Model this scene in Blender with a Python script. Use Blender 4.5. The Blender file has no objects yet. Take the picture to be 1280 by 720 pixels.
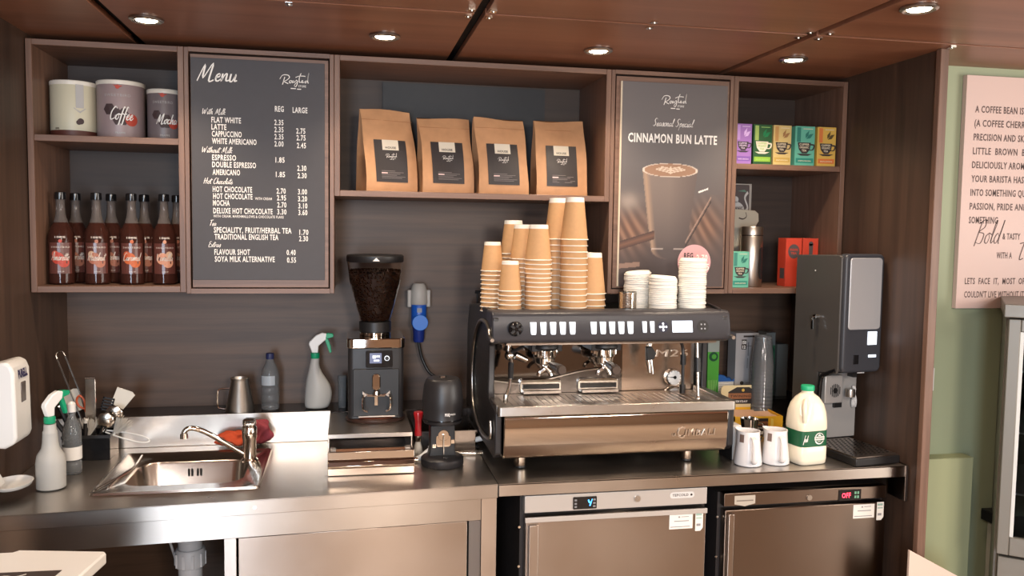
import bpy, math, random
from mathutils import Vector, Matrix
random.seed(7)
sc = bpy.context.scene
COL = sc.collection
PI = math.pi

# ------------------------------------------------------------------ camera
def make_camera():
    yaw, pitch, roll = -0.1973, -0.0689, 0.014
    cd = bpy.data.cameras.new('camera'); cam = bpy.data.objects.new('camera', cd); COL.objects.link(cam)
    fwd = Vector((-math.sin(yaw)*math.cos(pitch), math.cos(yaw)*math.cos(pitch), math.sin(pitch)))
    right = Vector((math.cos(yaw), math.sin(yaw), 0)); up = right.cross(fwd)
    R = right*math.cos(roll) + up*math.sin(roll); U = -right*math.sin(roll) + up*math.cos(roll)
    m = Matrix((R, U, -fwd)).transposed().to_4x4(); m.translation = Vector((-0.0518, -3.2125, 1.6627))
    cam.matrix_world = m
    cd.sensor_width = 36; cd.lens = 1046.1/1280*36; cd.clip_start = .05; cd.clip_end = 60
    sc.camera = cam
make_camera()

# ------------------------------------------------------------------ world, lights, exposure
w = bpy.data.worlds.new('world'); sc.world = w; w.use_nodes = True
w.node_tree.nodes['Background'].inputs[0].default_value = (1.0, .93, .87, 1)
w.node_tree.nodes['Background'].inputs[1].default_value = .22
def area(name, loc, rot, sx, sy, power, col):
    d = bpy.data.lights.new(name, 'AREA'); d.shape = 'RECTANGLE'; d.size = sx; d.size_y = sy; d.energy = power; d.color = col
    o = bpy.data.objects.new(name, d); COL.objects.link(o); o.location = loc; o.rotation_euler = rot; return o
# daylight through the shop windows behind and to the side of the camera
area('window_daylight', (-.85, -5.9, 1.35), (PI/2, 0, 0), .85, 1.7, 80, (.70, .84, 1.0))
area('side_window_daylight', (3.9, -3.2, 1.45), (0, PI/2, 0), 1.5, 2.4, 65, (1.0, .95, .88))
# ceiling lighting of the shop behind the camera
area('shop_ceiling_light', (-.35, -3.4, 2.2), (0, 0, 0), .5, .8, 32, (1.0, .90, .80))
area('shop_ceiling_light', (1.55, -3.4, 2.2), (0, 0, 0), .5, .8, 32, (1.0, .90, .80))
area('shop_front_light', (.75, -5.2, 2.1), (math.radians(48), 0, 0), .5, .8, 60, (1.0, .88, .77))
sc.view_settings.view_transform = 'Standard'; sc.view_settings.look = 'None'
sc.view_settings.gamma = 1; sc.view_settings.use_curve_mapping = False
sc.view_settings.exposure = 0.72
sc.cycles.use_denoising = True
sc.cycles.max_bounces = 8; sc.cycles.transparent_max_bounces = 12
sc.cycles.caustics_reflective = False; sc.cycles.caustics_refractive = False
sc.cycles.sample_clamp_indirect = 4

# ------------------------------------------------------------------ materials
def srgb(r, g, b):
    f = lambda c: (c/255/12.92) if c/255 <= .04045 else ((c/255+.055)/1.055)**2.4
    return (f(r), f(g), f(b), 1)
MATS = {}
def M(name, col=None, rough=.5, metal=0, trans=0, emit=0, coat=0, ior=1.45, noise=0, nscale=60, alpha=1):
    if name in MATS: return MATS[name]
    m = bpy.data.materials.new(name); m.use_nodes = True; MATS[name] = m
    nt = m.node_tree; b = nt.nodes['Principled BSDF']; c = srgb(*col)
    b.inputs['Base Color'].default_value = c; b.inputs['Roughness'].default_value = rough
    b.inputs['Metallic'].default_value = metal; b.inputs['Transmission Weight'].default_value = trans
    b.inputs['IOR'].default_value = ior; b.inputs['Coat Weight'].default_value = coat
    b.inputs['Alpha'].default_value = alpha
    if emit: b.inputs['Emission Color'].default_value = c; b.inputs['Emission Strength'].default_value = emit
    tc = nt.nodes.new('ShaderNodeTexCoord'); n = nt.nodes.new('ShaderNodeTexNoise')
    n.inputs['Scale'].default_value = nscale; n.inputs['Detail'].default_value = 3
    nt.links.new(tc.outputs['Object'], n.inputs['Vector'])
    mr = nt.nodes.new('ShaderNodeMapRange'); mr.inputs['To Min'].default_value = max(0, rough-.06); mr.inputs['To Max'].default_value = min(1, rough+.06)
    nt.links.new(n.outputs['Fac'], mr.inputs['Value']); nt.links.new(mr.outputs['Result'], b.inputs['Roughness'])
    if noise:
        mx = nt.nodes.new('ShaderNodeMix'); mx.data_type = 'RGBA'; mx.blend_type = 'MULTIPLY'
        mx.inputs['Factor'].default_value = noise; mx.inputs[6].default_value = c
        nt.links.new(n.outputs['Fac'], mx.inputs[7]); nt.links.new(mx.outputs[2], b.inputs['Base Color'])
    return m
def wood(name, c1, c2, axis='x', rough=.5, fine=1.0, coord='Object'):
    if name in MATS: return MATS[name]
    m = bpy.data.materials.new(name); m.use_nodes = True; MATS[name] = m
    nt = m.node_tree; b = nt.nodes['Principled BSDF']; L = nt.links.new
    tc = nt.nodes.new('ShaderNodeTexCoord'); mp = nt.nodes.new('ShaderNodeMapping')
    s = {'x': (1.2, 26, 26), 'y': (26, 1.2, 26), 'z': (26, 26, 1.2)}[axis]
    mp.inputs['Scale'].default_value = [v*fine for v in s]
    L(tc.outputs[coord], mp.inputs['Vector'])
    n = nt.nodes.new('ShaderNodeTexNoise'); n.inputs['Scale'].default_value = 1; n.inputs['Detail'].default_value = 7
    n.inputs['Roughness'].default_value = .62; n.inputs['Distortion'].default_value = .5
    L(mp.outputs[0], n.inputs['Vector'])
    r = nt.nodes.new('ShaderNodeValToRGB'); r.color_ramp.elements[0].position = .3; r.color_ramp.elements[1].position = .7
    r.color_ramp.elements[0].color = srgb(*c1); r.color_ramp.elements[1].color = srgb(*c2)
    L(n.outputs['Fac'], r.inputs['Fac']); L(r.outputs[0], b.inputs['Base Color'])
    bp = nt.nodes.new('ShaderNodeBump'); bp.inputs['Strength'].default_value = .12; bp.inputs['Distance'].default_value = .002
    L(n.outputs['Fac'], bp.inputs['Height']); L(bp.outputs[0], b.inputs['Normal'])
    b.inputs['Roughness'].default_value = rough
    return m
def brushed(name, col, rough, axis='x', strength=.25, aniso=0):
    if name in MATS: return MATS[name]
    m = bpy.data.materials.new(name); m.use_nodes = True; MATS[name] = m
    nt = m.node_tree; b = nt.nodes['Principled BSDF']; L = nt.links.new
    b.inputs['Base Color'].default_value = srgb(*col); b.inputs['Metallic'].default_value = 1
    tc = nt.nodes.new('ShaderNodeTexCoord'); mp = nt.nodes.new('ShaderNodeMapping')
    mp.inputs['Scale'].default_value = {'x': (3, 500, 500), 'y': (500, 3, 500), 'z': (500, 500, 3)}[axis]
    L(tc.outputs['Object'], mp.inputs['Vector'])
    n = nt.nodes.new('ShaderNodeTexNoise'); n.inputs['Scale'].default_value = 1; n.inputs['Detail'].default_value = 2
    L(mp.outputs[0], n.inputs['Vector'])
    n2 = nt.nodes.new('ShaderNodeTexNoise'); n2.inputs['Scale'].default_value = 5; n2.inputs['Detail'].default_value = 4
    L(tc.outputs['Object'], n2.inputs['Vector'])
    mr = nt.nodes.new('ShaderNodeMapRange'); mr.inputs['To Min'].default_value = rough*.7; mr.inputs['To Max'].default_value = rough*1.4
    L(n2.outputs['Fac'], mr.inputs['Value']); L(mr.outputs['Result'], b.inputs['Roughness'])
    bp = nt.nodes.new('ShaderNodeBump'); bp.inputs['Strength'].default_value = strength; bp.inputs['Distance'].default_value = .0004
    L(n.outputs['Fac'], bp.inputs['Height']); L(bp.outputs[0], b.inputs['Normal'])
    if aniso:
        tg = nt.nodes.new('ShaderNodeTangent'); tg.direction_type = 'RADIAL'; tg.axis = 'Z'; L(tg.outputs[0], b.inputs['Tangent'])
        b.inputs['Anisotropic'].default_value = aniso; b.inputs['Anisotropic Rotation'].default_value = .25
    return m
def printed(name, rough=.5):
    if name in MATS: return MATS[name]
    m = bpy.data.materials.new(name); m.use_nodes = True; MATS[name] = m
    nt = m.node_tree; b = nt.nodes['Principled BSDF']; a = nt.nodes.new('ShaderNodeVertexColor'); a.layer_name = 'Print'
    nt.links.new(a.outputs[0], b.inputs['Base Color']); b.inputs['Roughness'].default_value = rough
    return m
WALL = wood('wood_wall', (62, 44, 33), (92, 69, 53), 'x', .5)
WALLV = wood('wood_wall_upright', (56, 41, 33), (80, 60, 48), 'z', .5)
FRAME = wood('wood_frame', (94, 69, 56), (124, 94, 78), 'x', .45, 2)
FRAMEV = wood('wood_frame_upright', (94, 69, 56), (124, 94, 78), 'z', .45, 2)
INNER = wood('shaded_shelf_back', (46, 34, 28), (66, 50, 41), 'x', .55)  # darker than the walls: shade inside the shelves is put into the colour
CEIL = wood('wood_ceiling', (118, 76, 56), (152, 103, 78), 'x', .38, .35)
STEEL = brushed('brushed_steel', (172, 163, 155), .30, 'x', .15, .9)
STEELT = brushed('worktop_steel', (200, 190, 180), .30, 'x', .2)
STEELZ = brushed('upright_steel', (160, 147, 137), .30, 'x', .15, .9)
POLISH = brushed('polished_steel', (186, 176, 166), .07, 'x', .04)
CHROME = M('chrome', (225, 220, 212), .08, 1)
SATIN = M('satin_metal', (185, 180, 174), .3, 1)
BLACK = M('black_plastic', (28, 27, 28), .42)
BLACKG = M('black_gloss', (20, 20, 22), .15)
CHAR = M('charcoal_coat', (38, 36, 37), .4)
DKVOID = M('dark_void', (24, 21, 20), .8)
WHITE = M('white_plastic', (228, 226, 222), .35)
WHITEP = M('white_print', (232, 228, 222), .6)
PAPERW = M('white_paper', (235, 228, 216), .7)
KRAFT = M('kraft_paper', (206, 160, 112), .7, noise=.15, nscale=90)
KRAFTB = M('kraft_bag', (202, 152, 110), .6, noise=.3, nscale=30)
SLATE = M('slate_board', (66, 64, 67), .6)
GLASS = M('clear_glass', (255, 255, 255), .03, trans=1, ior=1.45)
PET = M('clear_plastic', (206, 212, 216), .08, trans=.82, ior=1.28)
MILKY = M('milky_plastic', (214, 212, 206), .4, trans=.35, ior=1.3)
GREENP = M('green_plastic', (20, 148, 104), .4)
SCREEN = M('lit_button', (225, 232, 242), .4, emit=.55)

# ------------------------------------------------------------------ mesh builder
class MB:
    def __init__(s): s.v = []; s.f = []; s.m = []; s.col = None
    def add(s, vs, fs, mi=0, T=None):
        o = len(s.v)
        s.v += [tuple(T @ Vector(p)) if T else tuple(p) for p in vs]
        s.f += [[i+o for i in f] for f in fs]; s.m += [mi]*len(fs); return s
    def box(s, x0, x1, y0, y1, z0, z1, mi=0, T=None):
        vs = [(x, y, z) for x in (x0, x1) for y in (y0, y1) for z in (z0, z1)]
        return s.add(vs, [(0,1,3,2),(4,6,7,5),(0,4,5,1),(2,3,7,6),(0,2,6,4),(1,5,7,3)], mi, T)
    def lathe(s, prof, c=(0,0,0), n=24, mi=0, axis='z', cap0=True, cap1=True, T=None, sx=1, sy=1):
        vs = []; fs = []; k = len(prof)
        for (r, z) in prof:
            for i in range(n):
                a = 2*PI*i/n; p = (r*math.cos(a)*sx, r*math.sin(a)*sy, z)
                if axis == 'y': p = (p[0], z, p[1])
                elif axis == 'x': p = (z, p[0], p[1])
                vs.append((p[0]+c[0], p[1]+c[1], p[2]+c[2]))
        for j in range(k-1):
            for i in range(n):
                a, b = j*n+i, j*n+(i+1) % n; q = (a, b, b+n, a+n)
                fs.append(q if axis == 'z' or axis == 'x' else q[::-1])
        if cap0: fs.append(list(range(n))[::-1] if axis != 'y' else list(range(n)))
        if cap1: fs.append([(k-1)*n+i for i in range(n)] if axis != 'y' else [(k-1)*n+i for i in range(n)][::-1])
        mis = mi if isinstance(mi, list) else None
        o = len(s.f); s.add(vs, fs, mi if not mis else mis[0], T)
        if mis:
            for j in range(k-1):
                for i in range(n): s.m[o+j*n+i] = mis[min(j, len(mis)-1)]
            if cap1: s.m[-1] = mis[-1]
        return s
    def cyl(s, c, r, z0, z1, n=20, mi=0, axis='z', T=None): return s.lathe([(r, z0), (r, z1)], c, n, mi, axis, T=T)
    def tube(s, pts, r, n=8, mi=0, caps=True, sy=1.0):
        pts = [Vector(p) for p in pts]; k = len(pts); rs = r if isinstance(r, (list, tuple)) else [r]*k
        vs = []; fs = []; prev = None
        for i, p in enumerate(pts):
            t = (pts[min(i+1, k-1)]-pts[max(i-1, 0)]).normalized()
            u = prev if prev is not None else (Vector((0, 0, 1)) if abs(t.z) < .9 else Vector((1, 0, 0)))
            u = (u-t*u.dot(t)).normalized(); prev = u; v = t.cross(u)
            for j in range(n):
                a = 2*PI*j/n; vs.append(p+u*math.cos(a)*rs[i]+v*math.sin(a)*rs[i]*sy)
        for i in range(k-1):
            for j in range(n):
                a, b = i*n+j, i*n+(j+1) % n; fs.append((a, b, b+n, a+n))
        if caps: fs += [list(range(n))[::-1], [(k-1)*n+j for j in range(n)]]
        return s.add(vs, fs, mi)
    def prism(s, poly, a, b, plane='xz', mi=0, T=None):
        """extrude 2d polygon between a and b along the remaining axis"""
        def P(p, h): return {'xz': (p[0], h, p[1]), 'yz': (h, p[0], p[1]), 'xy': (p[0], p[1], h)}[plane]
        n = len(poly); vs = [P(p, a) for p in poly]+[P(p, b) for p in poly]
        fs = [list(range(n)), list(range(n, 2*n))[::-1]]+[(i, i+n, (i+1) % n+n, (i+1) % n) for i in range(n)]
        return s.add(vs, fs, mi, T)
    def sphere(s, c, r, n=12, mi=0, sz=1):
        k = max(4, n//2)
        return s.lathe([(r*math.sin(PI*j/k)+1e-5, -r*sz*math.cos(PI*j/k)) for j in range(k+1)], c, n, mi)
    def build(s, name, mats, parent=None, world=False, bev=0, seg=2, smooth=40, sub=0, fix=True):
        me = bpy.data.meshes.new(name)
        vs = s.v
        if world and parent is not None:
            L = Vector((0, 0, 0)); o = parent
            while o: L += Vector(o.location); o = o.parent
            vs = [tuple(Vector(p)-L) for p in vs]
        me.from_pydata(vs, [], s.f)
        for m in (mats if isinstance(mats, (list, tuple)) else [mats]): me.materials.append(m)
        me.polygons.foreach_set('material_index', s.m)
        if fix:
            import bmesh
            bm = bmesh.new(); bm.from_mesh(me); bmesh.ops.recalc_face_normals(bm, faces=bm.faces); bm.to_mesh(me); bm.free()
        if smooth: me.shade_smooth(); me.set_sharp_from_angle(angle=math.radians(smooth))
        o = bpy.data.objects.new(name, me); COL.objects.link(o)
        if parent is not None: o.parent = parent
        if bev:
            b = o.modifiers.new('bevel', 'BEVEL'); b.width = bev; b.segments = seg; b.limit_method = 'ANGLE'; b.angle_limit = math.radians(40)
        if sub:
            b = o.modifiers.new('sub', 'SUBSURF'); b.levels = sub; b.render_levels = sub
        return o
def rrect(x0, x1, z0, z1, r, n=4):
    out = []
    for cx, cz, a0 in ((x1-r, z1-r, 0), (x0+r, z1-r, 90), (x0+r, z0+r, 180), (x1-r, z0+r, 270)):
        for i in range(n+1):
            a = math.radians(a0+90*i/n); out.append((cx+r*math.cos(a), cz+r*math.sin(a)))
    return out
def bx(name, x0, x1, y0, y1, z0, z1, mat, parent=None, bev=0, world=True):
    return MB().box(x0, x1, y0, y1, z0, z1).build(name, mat, parent, world=world, bev=bev)
def thing(name, label, cat, loc=(0,0,0), rz=0, group=None):
    o = bpy.data.objects.new(name, None); COL.objects.link(o); o.empty_display_size = .05
    o.location = loc; o.rotation_euler = (0, 0, rz); o['label'] = label; o['category'] = cat
    if group: o['group'] = group
    return o
def tag(o, label, cat, group=None):
    o['label'] = label; o['category'] = cat
    if group: o['group'] = group
    return o
def struct(o): o['kind'] = 'structure'; return o
def copy_tree(o, parent=None):
    c = o.copy(); COL.objects.link(c); c.parent = parent
    for ch in list(o.children): copy_tree(ch, c)
    return c
def smoothpts(P, k=5, closed=False):
    P = [Vector(p) for p in P]; n = len(P); out = []
    for i in range(n-1):
        a, b, c, d = P[max(i-1, 0)], P[i], P[i+1], P[min(i+2, n-1)]
        for j in range(k):
            t = j/k
            out.append(.5*((2*b)+(c-a)*t+(2*a-5*b+4*c-d)*t*t+(3*b-3*c+d-a)*t**3))
    return out+[P[-1]]

# ------------------------------------------------------------------ lettering
_tc = {}
def glyphs(s, bold=0.0):
    if (s, bold) in _tc: return _tc[(s, bold)]
    c = bpy.data.curves.new('t', 'FONT'); c.body = s; c.size = 1; c.space_character = 1.12; c.offset = bold; c.resolution_u = 2
    o = bpy.data.objects.new('t', c); me = bpy.data.meshes.new_from_object(o)
    r = ([tuple(v.co) for v in me.vertices], [list(p.vertices) for p in me.polygons])
    bpy.data.objects.remove(o); bpy.data.curves.remove(c); bpy.data.meshes.remove(me)
    _tc[(s, bold)] = r; return r
class Sheet:
    """flat printing on a plane: local u (right), v (up) mapped by a function to 3-D"""
    def __init__(s, fn): s.fn = fn; s.mb = MB()
    def text(s, string, u0, u1, v, h, mi=0, bold=.03, shear=0):
        vs, fs = glyphs(string, bold)
        if not vs: return s
        a = min(p[0] for p in vs); b = max(p[0] for p in vs); k = (u1-u0)/(b-a)
        s.mb.add([s.fn(u0+(p[0]-a)*k+shear*p[1]*h/.72, v+p[1]*h/.72) for p in vs], fs, mi); return s
    def textw(s, string, u0, v, h, cond=.62, mi=0, bold=.03, right=False):
        vs, fs = glyphs(string, bold)
        a = min(p[0] for p in vs); b = max(p[0] for p in vs); wd = (b-a)*h/.72*cond
        if right: u0 -= wd
        return s.text(string, u0, u0+wd, v, h, mi, bold)
    def poly(s, pts, mi=0):
        s.mb.add([s.fn(u, v) for u, v in pts], [list(range(len(pts)))], mi); return s
    def rect(s, u0, u1, v0, v1, mi=0, nu=1, nv=1):
        for i in range(nu):
            for j in range(nv):
                a, b = u0+(u1-u0)*i/nu, u0+(u1-u0)*(i+1)/nu; c, d = v0+(v1-v0)*j/nv, v0+(v1-v0)*(j+1)/nv
                s.poly([(a, c), (b, c), (b, d), (a, d)], mi)
        return s
    def disc(s, u, v, r, mi=0, n=24, sy=1):
        s.mb.add([s.fn(u, v)]+[s.fn(u+r*math.cos(2*PI*i/n), v+r*sy*math.sin(2*PI*i/n)) for i in range(n)], [(0, i+1, (i+1) % n+1) for i in range(n)], mi); return s
    def line(s, pts, wd, mi=0, k=5):
        P = smoothpts([(p[0], p[1], 0) for p in pts], k); vs = []; n = len(P)
        for i, p in enumerate(P):
            t = (P[min(i+1, n-1)]-P[max(i-1, 0)]); t = t.normalized() if t.length else Vector((1, 0, 0)); q = Vector((-t.y, t.x, 0))*wd/2
            q += Vector((wd*.18, wd*.1, 0))
            vs += [s.fn(p.x-q.x, p.y-q.y), s.fn(p.x+q.x, p.y+q.y)]
        s.mb.add(vs, [(2*i, 2*i+2, 2*i+3, 2*i+1) for i in range(n-1)], mi); return s
    def script(s, string, u, v, h, wd, mi=0, sx=1.0, shear=.25):
        """handwritten brush lettering; h = x-height"""
        for ch in string:
            if ch not in HAND: u += .8*h*sx; continue
            adv, strokes = HAND[ch]
            for st in strokes: s.line([(u+(x*sx+shear*y)*h, v+y*h) for x, y in st], wd, mi, 4)
            u += adv*h*sx
        return u
    def fit(s, string, u0, u1, v, h, wd, mi=0):
        nat = sum(HAND[c][0] if c in HAND else .8 for c in string)*h
        return s.script(string, u0, v, h, wd, mi, (u1-u0)/nat)
    def build(s, name, mats, parent=None, world=False):
        o = s.mb.build(name, mats, parent, world=world, smooth=0, fix=False)
        if 'lettering' in name or 'print' in name: o['kind'] = 'stuff'
        return o
HAND = {
 'a': (1.0, [[(.75,.8),(.4,1),(.08,.5),(.3,.02),(.65,.4),(.75,.9),(.75,.2),(1.0,.15)]]),
 'c': (.8, [[(.65,.85),(.35,1),(.05,.5),(.3,0),(.8,.3)]]),
 'd': (1.0, [[(.7,.7),(.4,1),(.08,.5),(.3,.02),(.65,.4),(.95,2.3),(.75,.3),(.95,0)]]),
 'e': (.75, [[(.1,.45),(.5,.6),(.45,.98),(.15,.7),(.15,.1),(.45,0),(.8,.4)]]),
 'f': (.7, [[(.75,2.1),(.5,2.3),(.3,1.2),(.15,-.8),(.0,-.9)],[(.0,.9),(.7,1.05)]]),
 'h': (1.0, [[(.3,2.2),(.15,1.2),(.1,0),(.3,.7),(.6,1),(.65,.1),(.95,.1)]]),
 'i': (.45, [[(.15,.95),(.1,.15),(.3,0),(.5,.3)],[(.25,1.5),(.3,1.6)]]),
 'k': (.85, [[(.3,2.2),(.15,1.2),(.1,0)],[(.7,1.0),(.15,.5),(.75,0)]]),
 'l': (.5, [[(.1,.2),(.45,2.0),(.3,2.2),(.15,1),(.2,.05),(.5,.25)]]),
 'm': (1.4, [[(.05,1),(.08,0),(.25,.8),(.45,.95),(.5,.05),(.7,.8),(.95,.95),(1.0,.1),(1.3,.1)]]),
 'n': (.95, [[(.05,1),(.08,0),(.3,.8),(.55,.95),(.6,.1),(.95,.15)]]),
 'o': (.85, [[(.5,1),(.1,.7),(.1,.15),(.45,.02),(.65,.5),(.45,1),(.9,.85)]]),
 'p': (.9, [[(.15,1),(.05,-1.1),(.15,.3),(.45,1),(.7,.6),(.4,.02),(.1,.2)]]),
 'r': (.7, [[(.1,1),(.1,0),(.2,.7),(.6,1)]]),
 's': (.7, [[(.0,.1),(.45,1.1),(.55,.3),(.3,-.1),(.1,.1)]]),
 't': (.65, [[(.4,2.0),(.2,.8),(.2,.1),(.6,.2)],[(-.2,1.35),(.9,1.55)]]),
 'u': (.95, [[(.08,1),(.1,.1),(.4,.05),(.65,.95),(.65,.1),(.95,.15)]]),
 'x': (.8, [[(.05,1),(.65,.0)],[(.7,1),(.0,-.1)]]),
 'y': (.9, [[(.1,1),(.15,.2),(.5,.3),(.7,1),(.5,-.8),(.1,-1)]]),
 'z': (.8, [[(.1,.95),(.65,.95),(.1,.05),(.75,.1)]]),
 'A': (1.5, [[(.0,0),(.6,2.2),(.9,2.1),(1.1,0)],[(.1,.8),(1.3,.9)]]),
 'B': (1.4, [[(.4,2.1),(.1,-.3)],[(.0,1.9),(.9,2.3),(1.0,1.6),(.3,1.1),(1.1,.9),(.9,.0),(.1,.1)]]),
 'C': (1.2, [[(1.2,1.9),(.7,2.3),(.1,1.2),(.3,.0),(1.1,.3)]]),
 'E': (1.1, [[(1.0,2.0),(.4,2.1),(.3,1.3),(.8,1.2),(.2,.9),(.3,.0),(1.0,.2)]]),
 'H': (1.5, [[(.2,2.1),(.1,0)],[(1.1,2.3),(.9,0)],[(-.1,1.0),(1.4,1.2)]]),
 'M': (2.0, [[(.0,-.1),(.5,2.1),(.6,.3),(1.4,2.3),(1.35,.0),(1.9,.1)]]),
 'N': (1.6, [[(.0,0),(.3,2.0),(.9,.1),(1.3,2.3)]]),
 'R': (1.5, [[(.45,1.9),(.25,-.2)],[(.0,1.3),(.5,2.2),(1.1,2.1),(1.0,1.3),(.4,.9),(1.3,.0)]]),
 'S': (1.2, [[(1.1,2.0),(.6,2.3),(.3,1.6),(.8,.8),(.4,.0),(.0,.3)]]),
 'T': (1.2, [[(.0,2.0),(1.3,2.2)],[(.6,2.1),(.4,0)]]),
 'V': (1.3, [[(.0,2.0),(.4,.0),(1.1,2.3)]]),
 'W': (1.9, [[(.0,2.0),(.3,.0),(.8,1.6),(1.0,.0),(1.6,2.3)]]),
}
def front(y, x0=0, z0=0): return lambda u, v: (x0+u, y, z0+v)
def wrap(r, a0=-PI/2, z0=0, c=(0,0)):
    return lambda u, v: (c[0]+r*math.cos(a0+u/r), c[1]+r*math.sin(a0+u/r), z0+v)
def roasted(sh, u, v, s, mi=0, mi2=None):
    """brush lettering of the shop mark, s = overall width, v = baseline"""
    wd = s*.021
    for st in ([(.0,.10),(.10,.24),(.27,.25),(.33,.17),(.22,.06),(.13,.03),(.29,-.05)], [(.17,.18),(.09,-.09)],
               [(.37,.07),(.33,.04),(.335,-.02),(.38,-.01),(.39,.05),(.37,.07),(.42,.05)],
               [(.48,.06),(.43,.05),(.425,-.01),(.47,.01),(.485,.06),(.485,.0),(.53,.03)],
               [(.52,.02),(.575,.09),(.60,-.02),(.55,-.14),(.495,-.12),(.53,-.04),(.63,.05)],
               [(.73,.33),(.67,.18),(.67,.02),(.74,.03)], [(.54,.18),(.66,.23),(.80,.24),(.88,.23)],
               [(.74,.02),(.80,.065),(.765,.085),(.75,.01),(.83,.02)],
               [(.94,.08),(.87,.06),(.875,.0),(.94,.07),(1.0,.37),(.955,.10),(.98,-.01)]):
        sh.line([(u+a*s, v+b*s) for a, b in st], wd, mi, 4)
    sh.text('STORE', u+.64*s, u+.90*s, v-.155*s, .075*s, mi if mi2 is None else mi2, .01)
    sh.rect(u+.37*s, u+.55*s, v-.225*s, v-.195*s, mi); sh.rect(u+.59*s, u+.73*s, v-.24*s, v-.21*s, mi)

# ================================================================== SETTING
XL, XR = -1.02, 1.79
struct(bx('floor', -3.6, 4.2, -6.2, .2, -.05, 0, wood('floor_boards', (150, 130, 112), (174, 154, 134), 'y', .35)))
struct(bx('wall_back', XL-.1, XR+.15, 0, .06, 0, 2.3, WALL))
struct(bx('wall_left', XL-.08, XL, -1.15, 0, 0, 2.3, WALLV))
struct(bx('wall_right', XR, XR+.016, -.84, 0, 0, 2.25, WALLV))
struct(bx('trim_1', XR-.014, XR+.016, -.862, -.84, 0, 2.25, FRAMEV, bev=.002))
struct(bx('wall_alcove', XR+.016, 4.1, -.63, -.57, 0, 2.3, M('sage_paint', (158, 166, 136), .6, noise=.08, nscale=3)))
struct(bx('wall_alcove_lower', XR+.016, 2.12, -.69, -.63, 0, .888, M('sage_panel', (172, 176, 138), .6), bev=.004))
TAN = M('tan_plaster', (150, 124, 102), .7)
# far side of the shop, behind the camera, with a window opening
g = MB().box(-1.1, -1.35, -6.06, -6, 0, 2.3).box(-.35, 4.2, -6.06, -6, 0, 2.3).box(-1.1, -.35, -6.06, -6, 0, .45).box(-1.1, -.35, -6.06, -6, 2.25, 2.3)
g.box(-3.6, -1.35, -6.06, -6, 0, 2.3)
struct(g.build('wall_front', TAN))
struct(bx('wall_far_left', -3.66, -3.6, -6, -1.15, 0, 2.3, TAN)); struct(bx('wall_left_return', -3.6, XL-.08, -1.15, -1.09, 0, 2.3, TAN))
struct(bx('wall_far_right', 4.1, 4.16, -6, -.6, 0, 2.3, TAN))
# ceiling of timber panels with open dark joints and small clips
ceil = struct(bx('ceiling', -3.6, 4.2, -6.2, .1, 2.275, 2.32, DKVOID))
xs = [-3.59, -2.70, -1.703, -.703, .3086, 1.3035, 2.30, 3.30, 4.3]; ys = [.0, -.918, -2.15, -3.4, -4.7, -6.0]
pan = {}
for i in range(len(xs)-1):
    for j in range(len(ys)-1):
        x0, x1 = xs[i]+.015, xs[i+1]-.015; y1, y0 = ys[j]-.008, ys[j+1]+.008
        if j == 0 and i == 0: pass
        o = MB().box(x0, x1, y0, y1, 2.25, 2.268).build('ceiling_panel', CEIL, ceil, bev=.0015)
clipm = None
for (cx, cy) in ((-.197,-.893),(.279,-.954),(.338,-.953),(.279,-.884),(.338,-.884),(.795,-.950),(.805,-.886),(1.272,-.952),(1.335,-.952),(1.272,-.886),(1.338,-.886),(1.793,-.886)):
    if clipm is None:
        o = MB().box(-.009, .009, -.010, .010, -.004, 0).cyl((0,0,0), .004, -.007, -.004, 10).build('panel_clip', CHROME, ceil); clipm = o.data
    else:
        o = bpy.data.objects.new('panel_clip', clipm); COL.objects.link(o); o.parent = ceil
    o.location = (cx, cy, 2.25)

# recessed downlights
BULB = M('lamp_glow', (255, 236, 205), .5, emit=22)
DL = [(-.607,-.624,'round ceiling downlight above the canister shelf, at the far left','left'), (.067,-.588,'round ceiling downlight above the left kraft coffee bags',''),
      (.752,-.562,'round ceiling downlight above the divider between the coffee bags and the latte poster',''),
      (1.421,-.60,'round ceiling downlight above the row of tea boxes',''), (1.397,-1.259,'nearest ceiling downlight, in front of the dark panel joint at upper right','')]
for (x, y, lab, _) in DL:
    t = thing('downlight', lab, 'ceiling light', (x, y, 2.25), group='recessed ceiling downlights')
    MB().lathe([(.036, .0), (.046, -.001), (.047, -.006), (.040, -.010), (.033, -.006), (.030, .0), (.036, .0)], n=28, cap0=False, cap1=False).build('trim_ring', SATIN, t)
    MB().lathe([(.029, -.003), (.028, -.007), (.015, -.009)], n=24).build('lamp', BULB, t)
    d = bpy.data.lights.new('downlight_beam', 'SPOT'); d.energy = 15; d.color = (1.0, .80, .60); d.spot_size = math.radians(120); d.spot_blend = .9; d.shadow_soft_size = .03
    o = bpy.data.objects.new('downlight_beam', d); COL.objects.link(o); o.location = (0, 0, -.02); o.parent = t

# ================================================================== SHELVING
YF = -.353; TH = .018
def open_unit(label, x0, x1, z0, z1, shelves, extra=None):
    t = thing('shelf_unit', label, 'shelf unit', ((x0+x1)/2, YF/2, z0))
    bx('back_panel', x0+TH, x1-TH, -.008, -.001, z0+.02, z1-TH, INNER, t)
    bx('side_panel', x0, x0+TH, YF, -.001, z0, z1, FRAMEV, t, .0012); bx('side_panel', x1-TH, x1, YF, -.001, z0, z1, FRAMEV, t, .0012)
    bx('top_panel', x0+TH, x1-TH, YF, -.001, z1-TH, z1, FRAME, t, .0012); bx('bottom_panel', x0+TH, x1-TH, YF, -.001, z0, z0+.02, FRAME, t, .0012)
    for z in shelves: bx('shelf', x0+TH, x1-TH, YF+.004, -.009, z-.02, z, FRAME, t, .0012)
    return t
open_unit('open brown wood shelf unit holding canisters above syrup bottles', -1.017, -.557, 1.447, 2.231, [1.94])
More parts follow.
